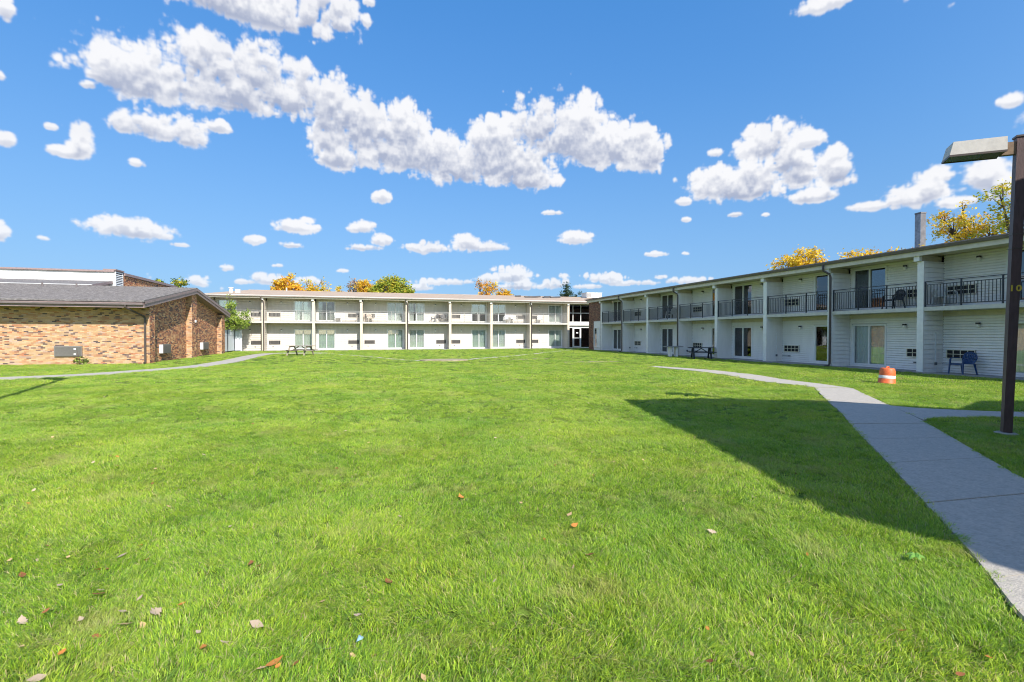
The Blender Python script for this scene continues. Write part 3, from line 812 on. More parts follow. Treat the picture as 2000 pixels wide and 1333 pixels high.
# roof: low gable with a hipped left end
rb = mb('roof_tan'); RX0, RX1, RY1, RZ, EZ = -.75, BU + 9, 15.4, 6.36, 5.32; RM = 7.2
rb.add([(RX0, -.36, EZ), (RX1, -.36, EZ), (RX1, RM, RZ), (RX0 + 2.3, RM, RZ), (RX1, RY1, EZ), (RX0, RY1, EZ), (RX0, -.36, EZ - .1), (RX1, -.36, EZ - .1), (RX1, RY1, EZ - .1), (RX0, RY1, EZ - .1)],
       [(0, 1, 2, 3), (3, 2, 4, 5), (0, 3, 5), (0, 6, 7, 1), (6, 9, 8, 7), (0, 5, 9, 6), (1, 7, 8, 4, 2), (5, 4, 8, 9)])
rb.build('roof', back)
b = mb('roof_tan'); b.box(RX0 + 2.5, RX1, RM - .12, RM + .12, RZ - .01, RZ + .035); b.build('ridge_cap', back)
b = mb('siding_back'); b.box(-.12, BU + .02, 14.6, 14.8, 0, 5.16); b.box(-.12, .0, BD + .1, 14.6, 0, 5.16); b.build('rear_wall', back)
for j in (1, 4, 7): downspout(back, j * BB - .12, 0, 5.2, 4.7, 'brown')
b = mb('floorc'); b.box(0, BU, -.04, BD, -.02, .05); b.build('foundation', back)

# ------------------------------------------------------------------ glazed entrance between the two
ent = thing('entrance_link', 'glazed two storey entrance link in the corner between the motel wings', 'building', (21.9, 52.8, 0))
b = mb('trim'); b.box(0, 4.9, .0, .12, 2.42, 3.0); b.box(0, 3.3, -.25, -.02, 2.62, 2.95); b.box(0, 4.9, 0, .12, 0, .1); b.box(0, 4.9, .0, .12, 5.12, 5.16); b.build('spandrel', ent)
b = mb('trim'); b.box(-.1, 2.8, -.35, -.05, 5.02, 5.16); b.build('canopy_beam', ent)
b = mb('vinyl')
for x in (.04, .86, 1.84, 2.95, 4.0): b.box(x - .04, x + .04, -.03, .06, 3.0, 5.12)
b.box(0, 4.9, -.025, .055, 4.02, 4.10); b.box(0, 4.9, -.028, .058, 3.0, 3.06); b.build('window_frame', ent)
b = mb('glass_dark'); b.box(0.02, 4.88, .0, .012, 3.02, 5.1); b.build('upper_pane', ent)
b = mb('vinyl')
for x in (.04, .86, 1.84, 2.95, 4.0): b.box(x - .05, x + .05, -.03, .06, .1, 2.42)
b.box(0, 4.9, -.025, .055, 2.34, 2.42); b.build('door_frame', ent)
dr = mb('vinyl'); dr.box(.92, 1.0, -.06, -.01, .12, 2.32); dr.box(1.70, 1.78, -.06, -.01, .12, 2.32); dr.box(1.0, 1.7, -.06, -.01, .12, .24); dr.box(1.0, 1.7, -.06, -.01, 1.12, 1.2); dr.box(1.0, 1.7, -.06, -.01, 2.24, 2.32)
dr = dr.build('entrance_door', ent)
b = mb('glass_dark'); b.box(1.0, 1.7, -.04, -.03, .24, 2.24); b.build('pane', dr)
b = mb('vinyl'); b.box(1.25, 1.5, -.048, -.042, 1.7, 1.84); b.build('notice', dr)
b = mb('glass_dark'); b.box(.08, .82, .0, .012, .1, 2.34); b.box(1.9, 2.9, .0, .012, .1, 2.34); b.box(3.0, 3.95, 0, .012, .1, 2.34); b.build('side_pane', ent)
b = mb('room'); b.box(0, 4.9, 3.0, 3.1, 0, 5.1); b.box(-.1, -.02, .1, 3.0, 0, 5.1); b.box(4.9, 5.0, 0, 3.0, 0, 5.1); b.box(0, 4.9, .15, 3, 2.6, 2.8); b.box(0, 4.9, .1, 3, -.02, .06); b.build('interior', ent)
b = mb('trim'); b.tube([(2.3, .9, 4.3), (2.3, .9, 4.38)], .09, 10); b.build('ceiling_light', ent)

# ------------------------------------------------------------------ brick building on the left
bk = thing('brick_building', 'low tan brick building with grey shingled gable roof, left of the lawn', 'building', (0, 0, 0))
XR, XB = -12.05, -11.70           # recessed gable wall, buttress face
Y0, Y1 = 31.9, 46.8
RY, EY0, EY1 = 39.3, 30.8, 47.8
RZ_, EZ_ = 4.77, 3.36
sl = (RZ_ - EZ_) / (RY - EY0)
def ztop_g(y): return RZ_ - sl * abs(y - RY) - .30
b = mb('mortar')
b.box(-34, XR, Y0, Y0 + .3, 0, 3.12)
n = 24; pts = [(XR, Y0 + (Y1 - Y0) * i / n) for i in range(n + 1)]
vs = []
for x, y in pts: vs += [(x, y, 0), (x, y, ztop_g(y)), (x - .3, y, 0), (x - .3, y, ztop_g(y))]
fs = []
for i in range(n):
    o = i * 4; q = o + 4; fs += [(o, q, q + 1, o + 1), (o + 2, o + 3, q + 3, q + 2), (o + 1, q + 1, q + 3, o + 3)]
b.add(vs, fs); b.box(-34, XR - .3, Y1 - .3, Y1, 0, 3.1)
b.build('wall', bk)
b = MB(); acs = ((-16.0, -14.82, .47, .98),)
brickwork(b, (-34, Y0, 0), (1, 0, 0), (0, -1, 0), 34 + XB, .0, 3.12, PAL_BUFF, holes=[(34 + a, 34 + c, z0, z1) for a, c, z0, z1 in acs], seed=11)
b.build('front_bricks', bk, kind='stuff')
b = MB(); brickwork(b, (XR, Y0, 0), (0, 1, 0), (1, 0, 0), Y1 - Y0, 0, lambda u: ztop_g(Y0 + u) - .02, PAL_RED, seed=12)
b.build('gable_bricks', bk, kind='stuff')
for (ya, yb_) in ((Y0, Y0 + .72), (38.75, 39.75), (45.9, Y1)):
    b = mb('mortar')
    zt = min(ztop_g(ya), ztop_g(yb_)) if not (ya < RY < yb_) else ztop_g(RY) - .06
    b.box(XR + .002, XB, ya + (.002 if ya > Y0 else .004), yb_, 0, zt)
    brickwork(b, (XR, ya + (0 if ya > Y0 else .004), 0), (1, 0, 0), (0, -1, 0), XB - XR, 0, zt, PAL_BUFF, seed=int(ya * 7))
    brickwork(b, (XB, ya, 0), (0, 1, 0), (1, 0, 0), yb_ - ya, 0, zt, PAL_RED, seed=int(ya * 9))
    b.build('buttress', bk)
OX = -11.53
b = mb('roof_grey')
def rp(x, y, dz=0): return (x, y, RZ_ - sl * abs(y - RY) + dz)
for (ya, yb_) in ((EY0 - .06, RY), (RY, EY1)):
    b.add([rp(-36, ya, .07), rp(OX + .03, ya, .07), rp(OX + .03, yb_, .07), rp(-36, yb_, .07), rp(-36, ya), rp(OX + .03, ya), rp(OX + .03, yb_), rp(-36, yb_)], [(0, 1, 2, 3), (7, 6, 5, 4), (0, 4, 5, 1), (1, 5, 6, 2), (2, 6, 7, 3), (3, 7, 4, 0)])
b.build('roof', bk)
b = mb('roof_grey'); b.box(-36, OX, RY - .13, RY + .13, RZ_ + .055, RZ_ + .095); b.build('ridge_cap', bk)
# shingle courses near the eave stay real steps
b = mb('roof_grey'); y = EY0 - .02; k = 0
while y < RY - .3:
    b.add([rp(-36, y, .088), rp(OX + .02, y, .088), rp(OX + .02, y + .2, .076), rp(-36, y + .2, .076), rp(-36, y, .07), rp(OX + .02, y, .07)], [(0, 1, 2, 3), (4, 5, 1, 0)]); y += .2
b.build('shingle_courses', bk, kind='stuff')
for (ya, yb_, nm) in ((EY0, RY, 0), (RY, EY1, 1)):
    b = mb('fascia_brown'); b.add([rp(OX, ya, -.32), rp(OX, yb_, -.32), rp(OX, yb_, -.001), rp(OX, ya, -.001), rp(OX - .04, ya, -.32), rp(OX - .04, yb_, -.32), rp(OX - .04, yb_, -.001), rp(OX - .04, ya, -.001)], [(0, 1, 2, 3), (7, 6, 5, 4), (0, 4, 5, 1), (2, 6, 7, 3), (0, 3, 7, 4), (1, 5, 6, 2)])
    b.add([rp(OX + .035, ya, -.12), rp(OX + .035, yb_, -.12), rp(OX + .035, yb_, .04), rp(OX + .035, ya, .04), rp(OX + .001, ya, -.12), rp(OX + .001, yb_, -.12)], [(0, 1, 2, 3), (4, 5, 1, 0)])
    b.build('rake_board', bk)
b = mb('fascia_brown'); b.box(-36, OX - .05, EY0, EY0 + .04, 3.05, 3.34); b.use('soffit')
b.add([(-36, EY0 + .04, 3.07), (OX - .05, EY0 + .04, 3.07), (OX - .05, Y0, 3.11), (-36, Y0, 3.11)], [(0, 3, 2, 1)]); b.build('fascia', bk)
b = mb('fascia_brown'); b.add([rp(XR - .3, EY0, -.315), rp(OX - .04, EY0, -.315), rp(OX - .04, RY, -.315), rp(XR - .3, RY, -.315), rp(OX - .04, EY1, -.315), rp(XR - .3, EY1, -.315)], [(0, 3, 2, 1), (3, 5, 4, 2)]); b.build('rake_soffit', bk)
b = mb('gutter'); b.box(-36, OX - .02, EY0 - .13, EY0 - .004, 3.19, 3.30); b.use('fascia_brown'); b.box(-36, OX - .03, EY0 - .135, EY0 - .131, 3.27, 3.305); b.build('gutter', bk)
b = mb('brown'); gx = XB - .32
b.tube([(gx - .35, EY0 - .07, 3.2), (gx - .35, EY0 - .07, 3.08), (gx - .25, EY0 + .05, 2.98), (gx + .1, Y0 - .12, 2.62), (gx + .13, Y0 - .06, 2.5), (gx + .13, Y0 - .06, .1), (gx + .13, Y0 - .2, .04)], .055, 8); b.build('downspout', bk)
# through-wall air conditioners
a1 = mb('acm'); a1.box(-16.02, -14.80, Y0 - .10, Y0, .45, 1.0); a1 = a1.build('ac_unit', bk)
b = mb('acm')
for i in range(9): b.box(-15.98, -14.84, Y0 - .125, Y0 - .101, .49 + i * .054, .52 + i * .054)
b.build('grille', a1)
b = mb('vent'); b.box(-15.14, -15.04, Y0 - .132, Y0 - .126, .52, .60); b.box(-15.14, -15.04, Y0 - .132, Y0 - .126, .80, .88); b.build('badge', a1)
for (ya, yb_) in ((34.15, 35.35), (41.6, 42.9)):
    a = mb('acm'); a.box(XR, XR + .22, ya, yb_, .47, 1.02); a = a.build('ac_unit', bk)
    b = mb('vent'); b.box(XR + .02, XR + .21, ya - .008, ya, .49, 1.0); b.build('side_panel', a)
    b = mb('gutter')
    for i in range(8): b.box(XR + .221, XR + .232, ya + .05, yb_ - .05, .50 + i * .06, .53 + i * .06)
    b.build('grille', a)
b = mb('vent'); b.box(XB + .008, XB + .09, 39.3, 39.45, 2.45, 2.62); b.build('flood_light', bk)
b = mb('vent'); b.tube([(-34, RY - .35, RZ_ + .12), (-17.5, RY - .35, RZ_ + .12)], .02, 6)
b.build('roof_conduit', bk)
b = mb('gutter')
for x in (-22.3, -19.9, -18.1): b.tube([(x, RY - .9, RZ_ - .1), (x, RY - .9, RZ_ + .14)], .05, 8)
b.build('roof_vent', bk)

# taller hall rising behind it
hall = thing('brick_hall', 'taller brick hall with white sided clerestory behind the grey shingled roof', 'building', (0, 0, 0))
HX = -18.31
b = mb('mortar'); b.box(-40, HX, 45.2, 56, 0, 6.2); b.build('wall', hall)
b = MB(); brickwork(b, (HX, 45.2, 0), (0, 1, 0), (1, 0, 0), 10.8, 3.2, 6.18, PAL_RED, seed=21); b.build('bricks', hall, kind='stuff')
b = mb('siding'); b.box(-40, -18.99, 44.02, 45.2, 3.9, 6.3); lap(b, -40, -18.99, 4.6, 6.28, 44.02, c=.16); b.build('clerestory_siding', hall)
b = mb('fascia_brown'); b.box(-40.3, HX - .02, 43.85, 56.3, 6.3, 6.42); b.box(HX - .02, HX + .12, 45.3, 56.3, 6.18, 6.36); b.build('parapet_cap', hall)
tw = mb('siding'); tw.box(-18.99, HX - .03, 44.0, 45.2, 3.9, 6.42); lap(tw, -18.99, HX - .03, 4.6, 6.34, 44.0, c=.16); tw = tw.build('vent_tower', hall)
b = mb('vinyl'); b.box(HX - .03, HX + .02, 44.0, 44.1, 4, 6.34); b.box(HX - .03, HX + .02, 45.1, 45.2, 4, 6.34); b.box(HX - .03, HX + .02, 44.1, 45.1, 6.26, 6.34)
z = 4.4
while z < 6.2:
    b.add([(HX - .02, 44.1, z + .10), (HX - .02, 45.1, z + .10), (HX + .03, 45.1, z), (HX + .03, 44.1, z), (HX + .03, 44.1, z + .015), (HX + .03, 45.1, z + .015)], [(0, 1, 2, 3), (3, 2, 5, 4), (0, 4, 5, 1)]); z += .13
b.build('louver', tw)
b = mb('dark'); b.box(HX - .04, HX - .028, 44.1, 45.1, 4, 6.3); b.build('vent_opening', tw)
b = mb('fascia_brown'); b.box(-19.05, HX + .08, 43.9, 45.25, 6.42, 6.52); b.build('tower_cap', tw)
b = mb('roof_grey')
b.add([(-40, 39.4, 4.80), (-18.5, 39.4, 4.80), (-18.5, 44.0, 5.62), (-40, 44.0, 5.62), (-40, 39.4, 4.70), (-18.5, 39.4, 4.70), (-18.5, 44.0, 5.52), (-40, 44.0, 5.52)], [(0, 1, 2, 3), (7, 6, 5, 4), (0, 4, 5, 1), (1, 5, 6, 2)])
b.build('lower_roof', hall)
b = mb('fascia_brown'); b.add([(-18.49, 39.4, 4.62), (-18.49, 44.0, 5.44), (-18.49, 44.0, 5.60), (-18.49, 39.4, 4.78), (-18.45, 39.4, 4.62), (-18.45, 44.0, 5.44), (-18.45, 44.0, 5.60), (-18.45, 39.4, 4.78)], [(0, 3, 2, 1), (4, 5, 6, 7), (3, 7, 6, 2), (0, 1, 5, 4), (0, 4, 7, 3)])
b.add([(-18.7, 39.6, 4.4), (-18.7, 43.98, 3.9), (-18.7, 43.98, 5.4), (-18.7, 39.6, 4.62)], [(0, 1, 2, 3)]); b.build('rake_board', hall)

# building behind the camera on the right: it casts the large shadow
offb = thing('brick_block', 'two storey brick block behind the lamp post whose shadow crosses the path', 'building', (0, 0, 0))
HH = 6.0; sx = math.tan(R(SUN_AZ)); ll_ = HH / math.tan(R(SUN_EL)); dx = ll_ * math.sin(R(SUN_AZ)); dy = -ll_ * math.cos(R(SUN_AZ))
shp = [(4.25, -3.0), (15.3, -10), (40, -12), (40, 7.5), (15.3, 8.0), (14.2, 8.3), (12.3, 7.55), (10.55, 9.4), (8.2, 10.6), (6.0, 10.87), (4.73, 5.85), (4.0, 3.5), (4.42, 2.78), (4.2, 2.45), (4.28, 2.1)]
outl = [(x + dx, y + dy) for x, y in shp]
b = mb('fascia_brown'); b.poly(outl, HH - .35, HH); b.build('roof', offb)
cx = sum(p[0] for p in outl) / len(outl); cy = sum(p[1] for p in outl) / len(outl)
inn = [(x + (cx - x) * .03, y + (cy - y) * .05) for x, y in outl]
b = mb('mortar'); b.poly(inn, 0, HH - .35)
for i, p in enumerate(inn):
    q = inn[(i + 1) % len(inn)]; d = Vector((q[0] - p[0], q[1] - p[1])); 
    if p[1] > -9 and q[1] > -9 and p[0] < 20 and d.length > .5: brickwork(b, (p[0], p[1], 0), (d.x, d.y, 0), (d.y / d.length, -d.x / d.length, 0), d.length, 0, HH - .4, PAL_RED, seed=i)
b.build('wall', offb)
b = mb('glass_dark')
for i in (8, 9):
    p = inn[i]; q = inn[(i + 1) % len(inn)]; d = Vector((q[0] - p[0], q[1] - p[1])); n_ = Vector((d.y, -d.x)).normalized()
    for t in (.3, .7):
        for z in (1.0, 3.6):
            c = Vector(p) + d * t + n_ * .03; a = math.atan2(d.y, d.x)
            b.obox((c.x, c.y, z + .6), .9, .05, 1.2, Matrix.Rotation(a, 3, 'Z'))
b.build('window', offb)

# ------------------------------------------------------------------ lamp posts
def lamp_post(loc, H, rz, label, lean=(0, 0), number=True):
    t = thing('lamp_post', label, 'lamp post', (loc[0], loc[1], 0), rz, 'lamp posts on the lawn')
    t.rotation_euler = (lean[0], lean[1], rz)
    b = mb('pole'); w0, w1 = .056, .066
    b.add([(-w0, -w0, 0), (w0, -w0, 0), (w0, w0, 0), (-w0, w0, 0), (-w1, -w1, H), (w1, -w1, H), (w1, w1, H), (-w1, w1, H)], BOXF)
    b.build('pole', t)
    b = mb('brown'); b.box(-.08, .08, -.08, .08, H + .001, H + .03); b.build('pole_cap', t)
    b = mb('brown')
    for z in (3.02, 3.25): b.box(-.07, .07, -.07, .07, z, z + .015)
    b.build('strap', t)
    b = mb('concrete_edge'); b.lathe([(.15, -.02), (.15, .03), (.12, .045), (.0, .046)], 18); b.build('footing', t)
    b = mb('polearm'); b.box(.067, .24, -.045, .045, H - .26, H - .06); b.build('arm', t)
    hd = mb('head'); x0, x1 = .22, .94; zt0, zt1 = H - .0, H - .0; zb = H - .235; yt, yb_ = .175, .19
    hd.add([(x0, -yt, zt0), (x1 - .05, -yt, zt1), (x1 - .05, yt, zt1), (x0, yt, zt0), (x0, -yb_, zb), (x1, -yb_, zb), (x1, yb_, zb), (x0, yb_, zb)],
           [(0, 1, 2, 3), (0, 4, 5, 1), (1, 5, 6, 2), (2, 6, 7, 3), (3, 7, 4, 0)])
    hd.box(x0 + .35, x0 + .42, -.02, .02, zt0 - .001, zt0 + .02)
    hd = hd.build('lamp_head', t)
    b = mb('brown'); b.box(x0 + .01, x0 + .26, -yb_ + .012, yb_ - .012, zb - .004, zb + .01)
    for y in (-yb_, yb_ - .012): b.box(x0, x1, y, y + .012, zb - .012, zb + .02)
    b.box(x1 - .012, x1, -yb_ + .012, yb_ - .012, zb - .012, zb + .02); b.build('lower_frame', hd)
    b = mb('lens'); b.box(x0 + .262, x1 - .014, -yb_ + .013, yb_ - .013, zb + .0, zb + .012); b.build('lens', hd)
    if number:
        fc = bpy.data.curves.new('number', 'FONT'); fc.body = '10'; fc.size = .135; fc.extrude = .002; fc.align_x = 'CENTER'
        fc.offset = .004; fc.space_character = 1.25
        fo = bpy.data.objects.new('number', fc); COL.objects.link(fo); fo.parent = t; fc.materials.append(M['yellow'])
        fo.location = (0, .064, 2.34); fo.rotation_euler = (R(90), 0, R(180))
        dg = bpy.context.evaluated_depsgraph_get(); me = bpy.data.meshes.new_from_object(fo.evaluated_get(dg)); me.name = 'number'
        mo = link('painted_number', me, t); mo.location = fo.location; mo.rotation_euler = fo.rotation_euler; bpy.data.objects.remove(fo)
    return t
# arm points left and a little away from the camera; the numbered face looks towards the camera
lp_dir = math.atan2(.665, -.744)
lamp_post((9.98, 5.42), 4.80, lp_dir, 'tall brown square lamp post numbered 10 beside the concrete path at right', (0, R(-1.5)))
lamp_post((-8.62, 14.35), 6.05, R(160), 'brown lamp post at the left edge of the lawn casting a long thin shadow', (0, 0), number=False)

# ------------------------------------------------------------------ plastic chairs
def chair_parts(m):
    d = {}
    b = mb(m)
    b.add([(-.22, -.22, .40), (.22, -.22, .40), (.25, .22, .42), (-.25, .22, .42), (-.22, -.22, .425), (.22, -.22, .425), (.25, .22, .445), (-.25, .22, .445)], BOXF)
    b.box(-.25, .25, .20, .24, .36, .43)
    d['seat'] = b.mesh('seat')
    b = mb(m)
    for i in range(7):
        x = -.18 + i * .06; top = .84 - .9 * x * x
        b.beam((x * .85, -.21, .42), (x * 1.2, -.31, top), .042, .014, (0, 1, 0))
    arc = [(.27 * math.cos(a), -.30 - .02 * math.sin(a), .66 + .20 * math.sin(a)) for a in [math.pi * i / 10 for i in range(11)]]
    arc = [(.20, -.21, .42)] + [(.255, -.26, .55)] + arc + [(-.255, -.26, .55)] + [(-.20, -.21, .42)]
    for p, q in zip(arc, arc[1:]): b.beam(p, q, .075, .018, (0, 1, 0))
    for zz in (.60,): b.beam((-.23, -.275, zz), (.23, -.275, zz), .016, .05)
    d['backrest'] = b.mesh('backrest')
    for s in (-1, 1):
        b = mb(m)
        pts = [(.25 * s, -.27, .62), (.29 * s, -.12, .645), (.30 * s, .08, .65), (.29 * s, .21, .63), (.28 * s, .25, .56)]
        for p, q in zip(pts, pts[1:]): b.beam(p, q, .055, .018)
        d['armrest%d' % s] = b.mesh('armrest')
        for f, y0, y1, z1 in ((1, .25, .29, .58), (0, -.21, -.30, .42)):
            b = mb(m); a = Vector((.27 * s, y0, z1)); c = Vector((.30 * s, y1, 0))
            b.add([(a.x - .03, a.y - .02, a.z), (a.x + .03, a.y - .02, a.z), (a.x + .03, a.y + .02, a.z), (a.x - .03, a.y + .02, a.z), (c.x - .018, c.y - .018, 0), (c.x + .018, c.y - .018, 0), (c.x + .018, c.y + .018, 0), (c.x - .018, c.y + .018, 0)],
                  [(0, 1, 2, 3), (7, 6, 5, 4), (0, 4, 5, 1), (1, 5, 6, 2), (2, 6, 7, 3), (3, 7, 4, 0)])
            d['leg%d%d' % (s, f)] = b.mesh('leg')
    return d
CH = {}
def chair(m, x, y, z, deg, label):
    if m not in CH: CH[m] = chair_parts(m)
    t = thing('plastic_chair', label, 'chair', (x, y, z), R(deg - 90), 'plastic patio chairs')
    for k, me in CH[m].items(): link(me.name.split('.')[0], me, t)
    return t
chair('blue_pl', 22.62, 13.70, .045, 166, 'dark blue plastic armchair on the ground patio by the wing wall')
chair('black_pl', 22.75, 16.50, 2.765, 165, 'black plastic armchair on an upper balcony of the right wing')
chair('white_pl', 22.75, 14.45, 2.765, -103, 'white plastic armchair on the nearest upper balcony beside a siding partition')
chair('white_pl', 22.75, 33.5, 2.765, 100, 'white plastic chair on a distant balcony of the shaded right wing')
chair('white_pl', -2.95, 52.2, 2.855, -80, 'white plastic chair on back balcony just left of the tan column near its centre left')
chair('beige_pl', -.75, 52.2, 2.855, -120, 'beige plastic chair, left of the beige pair on the sunny back balcony')
chair('beige_pl', .15, 52.25, 2.855, -70, 'beige plastic chair, right of the beige pair on the sunny back balcony')
chair('grey_pl', 6.75, 52.15, 2.855, -150, 'dark grey plastic chair on the middle balcony, left of two')
chair('grey_pl', 7.75, 52.3, 2.855, -60, 'dark grey plastic chair on the middle balcony, right of two')
chair('white_pl', 14.55, 52.15, 2.855, -120, 'white plastic chair, left of the pair on a right hand back balcony')
chair('white_pl', 15.4, 52.2, 2.855, -60, 'white plastic chair, right of the pair on a right hand back balcony')
chair('white_pl', 18.5, 52.2, 2.855, -100, 'lone white plastic chair on the last back balcony near the entrance')

# ------------------------------------------------------------------ tables
def picnic(x, y, deg, L, m, label, bench_m=None):
    t = thing('picnic_table', label, 'picnic table', (x, y, .0), R(deg), 'picnic tables')
    for i in range(5):
        b = mb(m); yy = -.36 + i * .18; b.box(-L / 2 + rnd.uniform(-.01, .01), L / 2 + rnd.uniform(-.01, .01), yy - .083, yy + .083, .715, .755); b.build('plank', t)
    for s in (-1, 1):
        for k in (0, 1):
            b = mb(m); yy = s * (.62 + k * .15); b.box(-L / 2, L / 2, yy - .07, yy + .07, .42, .458); b.build('bench_plank', t)
    for sx_ in (-1, 1):
        xx = sx_ * (L / 2 - .3)
        for s in (-1, 1):
            b = mb(bench_m or m); b.beam((xx, s * .28, .712), (xx, s * .70, .0), .045, .10, (1, 0, 0)); b.build('leg', t)
        b = mb(bench_m or m); b.box(xx + .025 * sx_ - .02, xx + .025 * sx_ + .02, -.78, .78, .33, .418); b.box(xx - .02, xx + .02, -.33, .33, .63, .713); b.build('cross_bar', t)
        b = mb(bench_m or m); b.beam((xx - sx_ * .03, 0, .36), (xx - sx_ * .55, 0, .70), .05, .08, (0, 1, 0)); b.build('brace', t)
    return t
picnic(-5.0, 40.5, -24, 1.95, 'wood_grey', 'weathered grey wooden picnic table on the lawn before the back building')
picnic(21.2, 27.8, -30, 1.65, 'wood_dark', 'dark wooden picnic table standing against the shaded right wing')
t = thing('patio_table', 'pale grey table on two thick legs left of the dark picnic table', 'table', (21.15, 30.9, 0), R(-16))
b = mb('wood_mid'); b.box(-.62, .62, -.4, .4, .70, .76); b.build('tabletop', t)
for s in (-1, 1):
    b = mb('trim'); b.box(s * .22 - .08, s * .22 + .08, -.22, .22, 0, .698); b.build('leg', t)

# ------------------------------------------------------------------ traffic drum
dr = thing('traffic_drum', 'short orange traffic drum with a white reflective band on the grass', 'traffic drum', (16.35, 12.05, 0), R(20))
dr.rotation_euler = (R(2), R(2), R(20))
b = mb('orange'); b.lathe([(.245, 0), (.245, .06), (.232, .07), (.230, .18), (.222, .19)], 28); b.smooth = True; b.build('lower_body', dr)
b = mb('reflw'); b.lathe([(.225, .191), (.224, .285), (.219, .288)], 28); b.smooth = True; b.build('white_band', dr)
b = mb('orange'); b.lathe([(.222, .289), (.218, .43), (.205, .46), (.20, .50), (.17, .53), (.0, .535)], 28); b.smooth = True; b.build('upper_body', dr)
b = mb('orange'); b.tube([(-.12, 0, .52), (-.09, 0, .565), (.09, 0, .565), (.12, 0, .52)], .02, 8); b.build('handle', dr)
b = mb('lampblack'); b.lathe([(.27, 0), (.27, .03), (.245, .035)], 24); b.build('base_ring', dr)

# ------------------------------------------------------------------ white fence by the brick building
fn = thing('vinyl_fence', 'white vinyl fence panels between the brick building and the back building', 'fence', (0, 0, 0))
segs = [((-12.05, 47.0), (-12.05, 49.0)), ((-12.05, 49.0), (-12.0, 51.15)), ((-12.0, 51.15), (-11.45, 51.3))]
for (p, q) in segs:
    d = Vector((q[0] - p[0], q[1] - p[1], 0)); L = d.length; d.normalize(); ang = math.atan2(d.y, d.x)
    mt = Matrix.Rotation(ang, 3, 'Z'); nb = max(2, int(L / .16))
    for i in range(nb):
        c = Vector((p[0], p[1], 1.0)) + d * (L * (i + .5) / nb); b = mb('fence'); b.obox(c, L / nb - .008, .025, 1.75, mt); b.build('picket_board', fn)
    b = mb('fence')
    for z in (.15, 1.55, 1.93): b.obox(Vector((p[0], p[1], z)) + d * (L / 2), L, .05, .09, mt)
    b.build('fence_rail', fn)
    for e in (p, q):
        b = mb('fence'); b.box(e[0] - .05, e[0] + .05, e[1] - .05, e[1] + .05, 0, 2.02); b.build('fence_post', fn)

# ------------------------------------------------------------------ roof things
tag(mb('vent').tube([(0, 0, 0), (0, 0, .62)], .17, 12).tube([(0, 0, .62), (0, 0, .70)], .23, 12).build('roof_vent', loc=(-12.9, 53.9, 5.5)), 'white round roof vent, left of the pair at the tan roof left end', 'roof vent')
tag(mb('vent').box(-.2, .2, -.2, .2, 0, .5).build('roof_vent', loc=(-12.2, 53.6, 5.5)), 'small white boxy roof vent, right of the pair at the tan roof left end', 'roof vent')
tag(mb('vent').tube([(0, 0, 0), (0, 0, .38)], .07, 8).build('vent_pipe', loc=(-8.6, 58.6, 6.3)), 'thin white vent pipe on the tan roof ridge', 'vent pipe')
ru = thing('rooftop_unit', 'white rooftop air conditioner on the roof above the glass entrance', 'air conditioner', (27.6, 58.0, 6.25))
mb('vent').box(-1.05, 1.05, -.8, .8, 0, .62).build('casing', ru)
b = mb('gutter'); 
for i in range(5): b.box(-1.0 + i * .12, -.93 + i * .12, -.815, -.80, .08, .55)
b.build('grille', ru); mb('vent').box(-1.1, 1.1, -.85, .85, .622, .66).build('lid', ru)
r2 = random.Random(8)
tp = MB(); tp.use('membrane')
for i in range(9):
    x = 17.6 + i * .62 + r2.uniform(-.2, .2); y = 56.5 + r2.uniform(-.5, .9); zb = 5.32 + (y - 51.14) * (1.04 / 7.56) + .02
    w = r2.uniform(.3, .5)
    tp.add([(x - w, y - .3, zb - .03), (x + w, y - .25, zb - .02), (x + w + .1, y + .3, zb + .07), (x - w, y + .3, zb + .06), (x - w, y - .3, zb + .09), (x + w, y - .25, zb + .06), (x + w + .1, y + .3, zb + .2), (x - w, y + .3, zb + .14)], BOXF)
tag(tp.build('roof_tarp'), 'torn dark roofing felt strips lying on the tan roof near the entrance', 'roofing felt')
ch = thing('chimney', 'tall grey rectangular chimney rising behind the right wing roof', 'chimney', (31.3, 21.2, 0), R(-8))
mb('chimney').box(-.17, .17, -.18, .18, 0, 8.72).build('stack', ch)
b = mb('chimney2'); b.box(-.182, -.171, -.18, .18, 0, 8.70); b.build('lighter_side', ch)
b = mb('chimney'); b.box(-.19, .19, -.20, .20, 8.721, 8.80); b.build('cap', ch)

